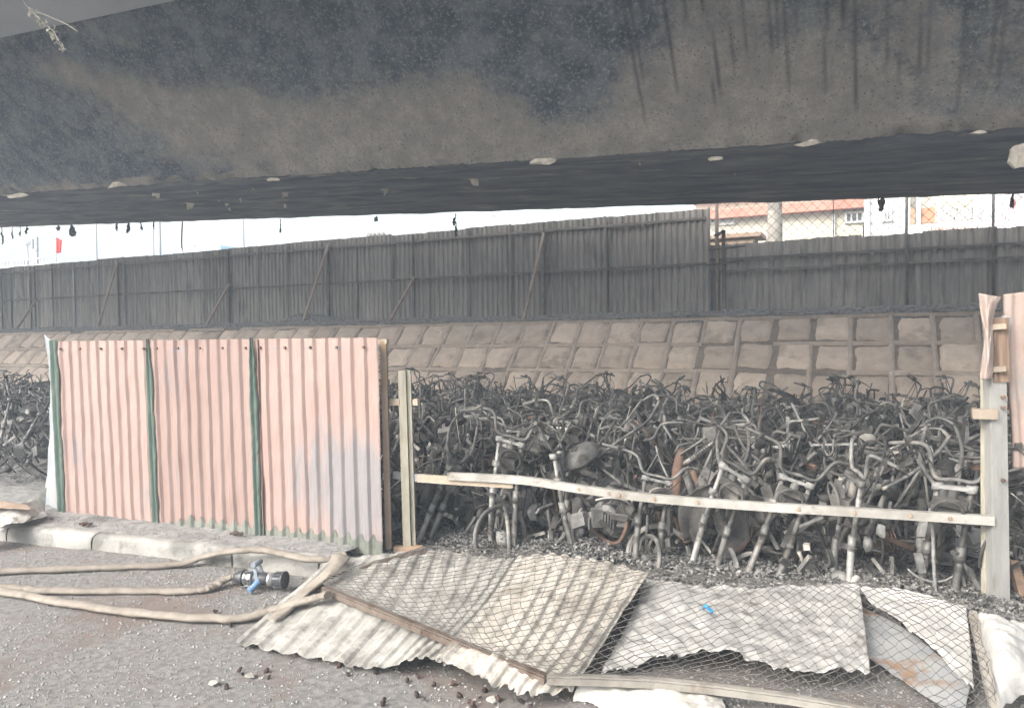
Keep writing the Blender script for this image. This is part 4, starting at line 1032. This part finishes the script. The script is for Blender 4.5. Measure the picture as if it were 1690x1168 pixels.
    def wheel_(c, ax, name='wheel'):
        b = MB(); b.torus(c, ax, .215, .016, 30, 7); b.torus(c, ax, .20, .010, 30, 5); wo_ = b.build(name, 'tubegrey', e)
        b = MB(); ax = Vector(ax).normalized(); x_ = ax.orthogonal().normalized(); y_ = ax.cross(x_); c = Vector(c)
        for k in range(24):
            q = k*2*math.pi/24; r_ = (x_*math.cos(q)+y_*math.sin(q)); q2 = q+.35*(1 if k % 2 else -1); r2 = (x_*math.cos(q2)+y_*math.sin(q2))
            b.tube([c+r_*.045+ax*(.025*(1 if k % 4 < 2 else -1)), c+r2*.205], .0028, 4)
        b.build('spoke', 'char2', wo_)
        b = MB(); b.lathe(c-ax*.05, c+ax*.05, [(0, .025), (.1, .05), (.3, .05), (.35, .06), (.7, .06), (1, .03)], 14); b.build('hub', 'alu', wo_)
    wheel_((-.64, 0, .27), (0, 1, 0))
    if wheel: wheel_(st((.615, 0, .26)), Rs @ V(0, 1, 0))
    elif seed % 2 == 0:
        b = MB(); cc = st((.60, 0, .28)); b.lathe(cc-Rs@V(0, .05, 0), cc+Rs@V(0, .05, 0), [(0, .03), (.1, .055), (.4, .06), (.8, .045), (1, .03)], 14); b.build('hub', 'alu', e)
    if tank:
        b = MB()
        def tk(s, t):
            a_ = math.pi*2*t; L_ = .40; x = -.5+s; k = math.sin(math.pi*min(max(s, .001), .999))**.45
            zz = math.sin(a_); return V(.12+x*L_, math.cos(a_)*.125*k*(1-.12*s), .72 + (zz*.11*k if zz > 0 else zz*.05*k) + .02*s + .012*fbm(s*4, t*4, seed))
        b.grid(tk, 16, 18); tko = b.build('fuel_tank', ('alu', 'char2', 'fork')[seed % 3], e)
        b = MB(); b.lathe((.17, 0, .82), (.17, 0, .85), [(0, .04), (.3, .045), (.6, .03), (1, .03)], 14); b.build('filler_ring', 'char', tko)
    if shield and seed in (3,):
        for s_ in (-1, 1):
            b = MB(); b.grid(lambda s, t: V(.40-.10*t + .06*abs(s-.5), s_*(.05+.20*math.sin(math.pi*(.15+.75*t))*s), .30+.42*t + .02*math.sin(s*3)), 8, 12); b.build('leg_shield', 'char', e, solid=.006)
    b = MB()
    if seed in (1, 10): b.grid(lambda s, t: V(-.10-.62*s, (t-.5)*(.17+.05*math.sin(s*3)), .70+.05*s+.02*math.sin(s*7+seed)+.015*math.cos((t-.5)*4)), 14, 5); b.build('seat_pan', 'char', e, solid=.004) if b.v else None
    b = MB()
    if seed in (3, 4, 9): b.grid(lambda s, t: (lambda a_: V(-.64+.27*math.cos(a_), (t-.5)*.13, .27+.29*math.sin(a_) - .03*((t-.5)*2)**2))(R(40+110*s)), 12, 4); b.build('rear_fender', 'char2', e, solid=.003) if b.v else None
    b = MB()
    for k in range(6):
        p0_ = V(rnd.uniform(-.3, .4), rnd.uniform(-.15, .15), rnd.uniform(.45, .8)); p3 = st((bx-.08, rnd.choice((-1, 1))*wide*.6, .94+rise)) if k < 5 else V(rnd.uniform(-.5, .4), rnd.uniform(-.2, .2), rnd.uniform(.2, .6))
        b.tube(spline([p0_, p0_.lerp(p3, .4)+V(J(.06)+.03, J(.06), J(.06)), p0_.lerp(p3, .75)+V(J(.05)+.03, J(.05), J(.05)), p3], 12), .0042, 4, caps=False)
    b.build('cable', 'char', e)['kind'] = 'stuff'
    b = MB()
    for k in range(10):
        c_ = V(rnd.uniform(-.45, .3), rnd.uniform(-.12, .12), rnd.uniform(.38, .72)); b.box(c_, rnd.uniform(.03, .14), rnd.uniform(.02, .1), rnd.uniform(.01, .08), Euler((J(1), J(1), J(1))).to_matrix())
    for k in range(3): b.bar((-.1, .1, .26), (-.12, .22, .24), .02, .02); b.bar((.0, -.1, .26), (0, -.24, .25), .02, .02)
    b.build('bracket', 'char2', e)['kind'] = 'stuff'
    # heat-bent: every part sags and twists a little, each wreck its own way
    tw_ = rnd.uniform(-.5, .5)
    def bend(p):
        q = V(p.x + .04*fbm(p.x*.9, p.z*.9, seed, 2), p.y + .05*fbm(p.z*.9, p.x*.9, seed+7, 2) , p.z*sq + .04*fbm(p.x*1.1, p.y*1.1, seed+3, 2))
        a_ = tw_*(q.z-.3); return V(q.x*math.cos(a_)-q.y*math.sin(a_), q.x*math.sin(a_)+q.y*math.cos(a_), q.z)
    for ch in e.children_recursive:
        for vt in ch.data.vertices: vt.co = bend(vt.co)
    return e
protos = [make_bike(1, R(28), True, False, False, .37, .12), make_bike(2, R(-42), False, False, False, .39, .15, sq=.92), make_bike(3, R(12), False, False, True, .33, .12),
          make_bike(4, R(-14), False, False, False, .37, .16), make_bike(5, R(48), True, False, True, .35, .08, sq=.9), make_bike(6, R(-30), False, False, False, .40, .13),
          make_bike(7, R(62), False, False, False, .36, .05, sq=.84), make_bike(8, R(-60), False, True, False, .34, .18), make_bike(9, R(-10), True, False, False, .42, .10, sq=.8), make_bike(10, R(36), False, False, True, .30, .16)]
used = [False]*len(protos)
AX = V(.615, 0, .26)
def put(kind, target, yaw, lean, pitch, label, group, anchor=AX):
    o = protos[kind] if not used[kind] else copy_tree(protos[kind]); used[kind] = True
    rt = Matrix.Rotation(yaw, 3, 'Z') @ Matrix.Rotation(pitch, 3, 'Y') @ Matrix.Rotation(lean, 3, 'X')
    o.rotation_euler = rt.to_euler(); o.location = Vector(target) - rt @ anchor
    tag(o, label, 'motorcycle', group); return o
FACE = R(-90)                                    # bikes face the fence
ORD = ['first', 'second', 'third', 'fourth', 'fifth', 'sixth', 'seventh', 'eighth', 'ninth', 'tenth', 'eleventh', 'twelfth', 'thirteenth', 'fourteenth', 'fifteenth', 'sixteenth', 'seventeenth', 'eighteenth', 'nineteenth', 'twentieth', 'twenty-first', 'twenty-second', 'twenty-third', 'twenty-fourth', 'twenty-fifth', 'twenty-sixth', 'twenty-seventh', 'twenty-eighth', 'twenty-ninth', 'thirtieth', 'thirty-first', 'thirty-second']
GR = 'burnt motorcycles under the overpass'
front = [(6, 700, 888, .10, 20, 26, 18, 'burnt motorcycle lying low in the front row just behind the yellow gate post'),
         (0, 830, 885, .17, 14, 8, 4, 'burnt motorcycle with a spoked front wheel, nearest the yellow gate post'),
         (7, 950, 905, .06, -8, -10, 20, 'burnt motorcycle with straight fork and pale headlight bracket in the front row'),
         (8, 1075, 915, .14, 40, 20, 8, 'burnt motorcycle with half-buried front rim in the middle of the front row'),
         (2, 1160, 945, .06, 14, 26, 20, 'burnt motorcycle with forks leaning right, right of the half-buried rim'),
         (5, 1256, 958, .06, 24, 22, 14, 'burnt motorcycle with a wide cranked handlebar in the front row'),
         (1, 1398, 966, .06, -14, 12, 17, 'burnt motorcycle with yellowed fork leg in the front row, second from the right post'),
         (3, 1540, 990, .05, -10, 3, 16, 'burnt motorcycle with thick upright fork legs nearest the right gate post')]
for k, px, py, z, yw, ln, pt, lb in front:
    put(k, G(px, py, z), FACE + R(yw), R(-ln), R(pt), lb, GR)
random.seed(33)
rows = [(6.15, .56, 'second', -5.6, 1.2), (7.2, .54, 'third', -6.4, 1.6), (8.3, .54, 'fourth', -7.4, 1.9), (9.4, .54, 'fifth', -8.2, 2.2), (10.35, .52, 'back', -9.0, 2.4)]
for v, du, nm, ua, ub in rows:
    u = ub; i = 0
    while u > ua:
        k = random.randrange(10); ln = -max(-30, min(42, random.gauss(12, 22))); yw = random.gauss(8, 42)
        if nm != 'back' and random.random() < .07: u -= du*.7
        x, y = u+random.uniform(-.08, .08), v+random.uniform(-.18, .18)
        put(k, V(x, y, (.20 if k in (0, 4, 8) else .10)+random.uniform(-.03, .03)), FACE+R(yw), R(ln), R(max(-3, min(13, random.gauss(7, 5))) if k not in (0, 4, 8) else max(-5, min(7, random.gauss(1, 4)))),
            f'{ORD[i]} burnt motorcycle from the right in the {nm} row ' + ('against the stone slope' if nm == 'back' else 'behind the white rail'), GR)
        u -= du*random.uniform(.85, 1.15); i += 1
i = 0
for v in (5.6, 6.6, 7.8, 9.0):                   # those seen past the far end of the pink fence
    ul = -v*math.tan(R(61)); ur = -v*math.tan(R(54.5))
    u = ur
    while u > ul - .3:
        k = random.randrange(10)
        put(k, V(u, v+random.uniform(-.2, .2), .10+random.uniform(0, .25)), FACE+R(random.gauss(0, 40)), R(max(-35, min(45, random.gauss(15, 25)))), R(random.gauss(6, 5)),
            f'{ORD[i]} burnt motorcycle, counted from the front, in the heap left of the pink fence', 'burnt motorcycles left of the pink fence'); u -= .68; i += 1

def loose_rim(px, py, z, ax, label):
    c = G(px, py, z); e = empty('wheel_rim', c); tag(e, label, 'wheel rim'); b = MB(); b.torus((0, 0, 0), ax, .215, .015, 32, 7); b.torus((0, 0, 0), ax, .200, .009, 32, 5); b.build('rim', 'tubegrey', e)
    ax = Vector(ax).normalized(); x_ = ax.orthogonal().normalized(); y_ = ax.cross(x_); b = MB()
    for k in range(24):
        q = k*2*math.pi/24; q2 = q+.35*(1 if k % 2 else -1); b.tube([(x_*math.cos(q)+y_*math.sin(q))*.04+ax*(.02 if k % 4 < 2 else -.02), (x_*math.cos(q2)+y_*math.sin(q2))*.205], .0026, 4)
    o = b.build('spoke', 'char2', e); o['kind'] = 'stuff'
    b = MB(); b.lathe(-ax*.045, ax*.045, [(0, .025), (.15, .045), (.8, .045), (1, .025)], 12); b.build('hub', 'alu', e)
loose_rim(826, 884, .17, (.85, -.5, .1), 'upright spoked wheel rim half sunk in ash behind the tan sheet')
loose_rim(1088, 915, .08, (.25, -.75, .6), 'tilted grey rim half buried in ash under the middle of the rail')
loose_rim(1590, 905, .12, (.1, -.6, .8), 'tilted rim lying in ash beside the right gate post')
loose_rim(960, 812, .30, (.9, -.35, .2), 'upright rim standing just behind the white rail')
# loose tangle between the motorcycles and ash flakes on the floor
random.seed(77)
def yard_pt():
    while True:
        v = random.uniform(4.9, 10.8); u = random.uniform(-v*math.tan(R(39)), v*math.tan(R(10)))
        if random.random() < .12: u = random.uniform(-v*1.75, -v*1.35)
        return u, v
tangles = {'char': MB(), 'char2': MB(), 'tubegrey': MB(), 'rust': MB(), 'alu': MB(), 'paleash': MB()}
for i in range(4200):
    u, v = yard_pt(); z = random.uniform(.08, .80)*(1 if v > 5.8 else .5); c = V(u, v, z); b = tangles[random.choices(list(tangles), (5, 4, 3, .4, 1, .55))[0]]
    t = random.random(); d = Euler([random.uniform(0, 6.3) for _ in range(3)]).to_matrix()
    if t < .34:
        L_ = random.uniform(.15, .6); b.tube(spline([c + d@V(-L_/2, 0, 0), c + d@V(-L_/6, random.uniform(-.02, .02)*(4 if i % 5 == 0 else 1), 0), c + d@V(L_/6, random.uniform(-.02, .02)*(4 if i % 5 == 0 else 1), .01), c+d@V(L_/2, 0, 0)], 6), random.choice((.004, .006, .009, .012)), 5)
    elif t < .62: b.box(c, random.uniform(.04, .20), random.uniform(.02, .06), random.uniform(.004, .04), d)
    elif t < .78:
        w_, h_ = random.uniform(.06, .20), random.uniform(.04, .13); k = random.random()*9; n0 = len(b.v); 
        b.grid(lambda s, t_: c + d@V((s-.5)*w_, (t_-.5)*h_*(1-.4*s), .03*math.sin(s*4+k)+.02*math.cos(t_*5)), 5, 4)
    elif t < .81: b.lathe(c, c+d@V(.05, 0, 0), [(0, .02), (.2, .05), (.8, .045), (1, .02)], 8)
    elif t < .84: b.torus(c, d@V(0, 0, 1), random.uniform(.15, .22), random.uniform(.006, .012), 18, 5, 0, random.uniform(2, 6))
    elif t < .87:
        for q in range(4): b.box(c + d@V(0, 0, .02*q), .11, .10, .008, d)
        b.box(c - d@V(.02, 0, .05), .12, .09, .07, d)
    else: b.bar(c - d@V(.16, 0, 0), c + d@V(.16, 0, 0), random.uniform(.012, .03), random.uniform(.008, .02))
for i in range(60):
    u, v = yard_pt()
    if v < 5.6: continue
    c = V(u, v, random.uniform(.45, .92)); d = Euler((random.gauss(0, .35), random.gauss(0, .35), random.uniform(0, 6.3))).to_matrix(); L_ = random.uniform(.3, .75); b = tangles[random.choice(('char2', 'char2', 'tubegrey', 'char'))]
    b.tube(spline([c+d@V(-L_/2, random.uniform(-.1, .1), .08), c+d@V(-L_/4, 0, .07), c+d@V(-L_/8, 0, -.05), c+d@V(L_/8, 0, -.05), c+d@V(L_/4, random.uniform(-.05, .05), .06), c+d@V(L_/2, random.uniform(-.1, .1), .07)], 14), random.uniform(.007, .013), 6)
for k, b in tangles.items(): tag(b.build('burnt_scrap', k), {'char': 'black charred scrap tangled among the motorcycles', 'char2': 'dark grey charred scrap tangled among the motorcycles', 'tubegrey': 'grey steel scrap tangled among the motorcycles', 'rust': 'rusty brown scrap tangled among the motorcycles', 'alu': 'grey half-melted alloy scrap tangled among the motorcycles', 'paleash': 'pale ash-white scrap pieces tangled among the motorcycles'}[k], 'scrap', kind='stuff')
b = MB()
for i in range(42000):
    if i < 30000: v = 4.35+1.6*random.random()**1.3; u = random.uniform(-v*math.tan(R(42)), v*math.tan(R(12)))
    else: u, v = yard_pt()
    r_ = random.uniform(.005, .02); d = Euler((random.gauss(0, .5), random.gauss(0, .5), random.uniform(0, 6))).to_matrix(); c = V(u, v, yz(u, v)+random.uniform(.002, .02)); n = len(b.v)
    b.v += [c+d@V(-r_, -r_*.5, 0), c+d@V(r_, -r_*.4, .006), c+d@V(r_*.8, r_*.6, 0), c+d@V(-r_*.6, r_*.5, .008)]; b.f.append((n, n+1, n+2, n+3)); b.sm.append(False)
tag(b.build('ash_flakes', 'ashflake'), 'grey ash and charred flakes covering the yard floor', 'ash', kind='stuff')
# grit on the road
b = MB(); random.seed(19)
for i in range(30000):
    y = 1.5 + 3.1*random.random()**1.1; x = random.uniform(-y*2.0-.4, y*.35+.5)
    if random.random() < .3: y = random.uniform(3.2, 4.05)
    zz = gz(x, y)
    if x < KE and y > kv(x)-.01:
        if y < kv(x)+.12: continue
        zz = .135
    b.lump((x, y, zz+.002), random.choice((.0025, .003, .003, .004, .004, .005, .005, .006, .009)), .7)
tag(b.build('road_grit', 'gravel'), 'small grey gravel scattered over the road surface', 'gravel', kind='stuff')
# burnt lumps on the road in front of the sheets
random.seed(14)
lm = []
for k in range(6):
    b = MB(); b.lump((0, 0, 0), .016, .8); b.lump((.008, .006, .003), .011, .8); lm.append(b.mesh('burnt_lump', 'lump'))
spots = [(560,1098),(575,1112),(620,1108),(672,1122),(688,1146),(700,1152),(716,1128),(748,1126),(757,1146),(792,1150),(800,1138),(690,1115),(634,1152),(632,1160),(780,1162),(822,1152),(860,1156),(875,1164),(775,1157),(443,1116),(400,1112),(374,1133),(440,1105),(380,1030),(355,1008),(820,985),(870,1003),(512,1006),(395,1105)]
for i, (px, py) in enumerate(spots):
    z = .16 if (px, py) in ((820, 985), (870, 1003)) else .015
    o = link('burnt_lump', lm[i % 6]); o.location = G(px, py, z)+V(0, 0, .015 if z > .1 else 0); o.rotation_euler = (random.random()*6, random.random()*6, random.random()*6); s_ = random.uniform(.6, 1.1); o.scale = (s_, s_, s_)
    tag(o, {(820, 985): 'small brown burnt lump lying on the cream sheet under the mesh', (870, 1003): 'small black burnt lump lying on the tan sheet under the mesh', (355, 1008): 'small dark lump on the road beside the curving hose', (380, 1030): 'small dark lump on the road just below the curving hose', (512, 1006): 'small dark lump on the left end of the cream sheet'}.get((px, py), 'small dark burnt lump lying on the road in front of the collapsed sheets'), 'debris', 'burnt lumps around the collapsed sheets')
for i, (px, py, sc, lb) in enumerate(((352,1128,1.0,'pale flat stone chip on the road below the nozzle'), (412,1116,1.0,'pale chip of concrete beside the dark lumps'), (812,1156,1.1,'pale stone chip near the ragged sheet edge'))):
    b = MB(); b.lump((0, 0, .006), .03*sc, .3); o = b.build('stone_chip', 'paleash'); o.location = G(px, py, .01); tag(o, lb, 'stone')
for px, py, lb in ((140, 866, 'black charred lump on the pavement near the left end of the fence'), (390, 882, 'black charred lumps at the foot of the middle pink sheet')):
    b = MB(); b.lump((0, 0, .01), .035, .6); b.lump((.04, .01, .008), .025, .6); b.lump((-.05, .0, .006), .02, .5); o = b.build('charred_lump', 'lump'); o.location = G(px, py, .145); tag(o, lb, 'debris')
p = G(1672, 930, .35); q = G(1700, 1010, .05)
b = MB(); b.bar(P(1672, 925, q0.y+.25)-q, P(1692, 1003, q0.y+.1)-q, .05, .03, r0); o = b.build('charred_plank', 'timber'); o.location = q; tag(o, 'charred plank leaning behind the right gate post', 'plank')

# ------------------------------------------------------------------ thin smoke haze left by the fire
b = MB(); b.box((0, 0, 5.5), 520, 520, 13.6)
hz_ = b.build('haze', None); tag(hz_, 'thin bluish smoke haze filling the air around the burnt yard', 'haze', kind='stuff')
hm = bpy.data.materials.new('haze'); hm.use_nodes = True; n = hm.node_tree.nodes
for q in list(n):
    if q.type == 'BSDF_PRINCIPLED': n.remove(q)
pv = n.new('ShaderNodeVolumePrincipled'); pv.inputs['Color'].default_value = (.74, .86, 1.0, 1); pv.inputs['Density'].default_value = HAZE
out = [q for q in n if q.type == 'OUTPUT_MATERIAL'][0]; hm.node_tree.links.new(pv.outputs[0], out.inputs['Volume'])
hz_.data.materials.append(hm)
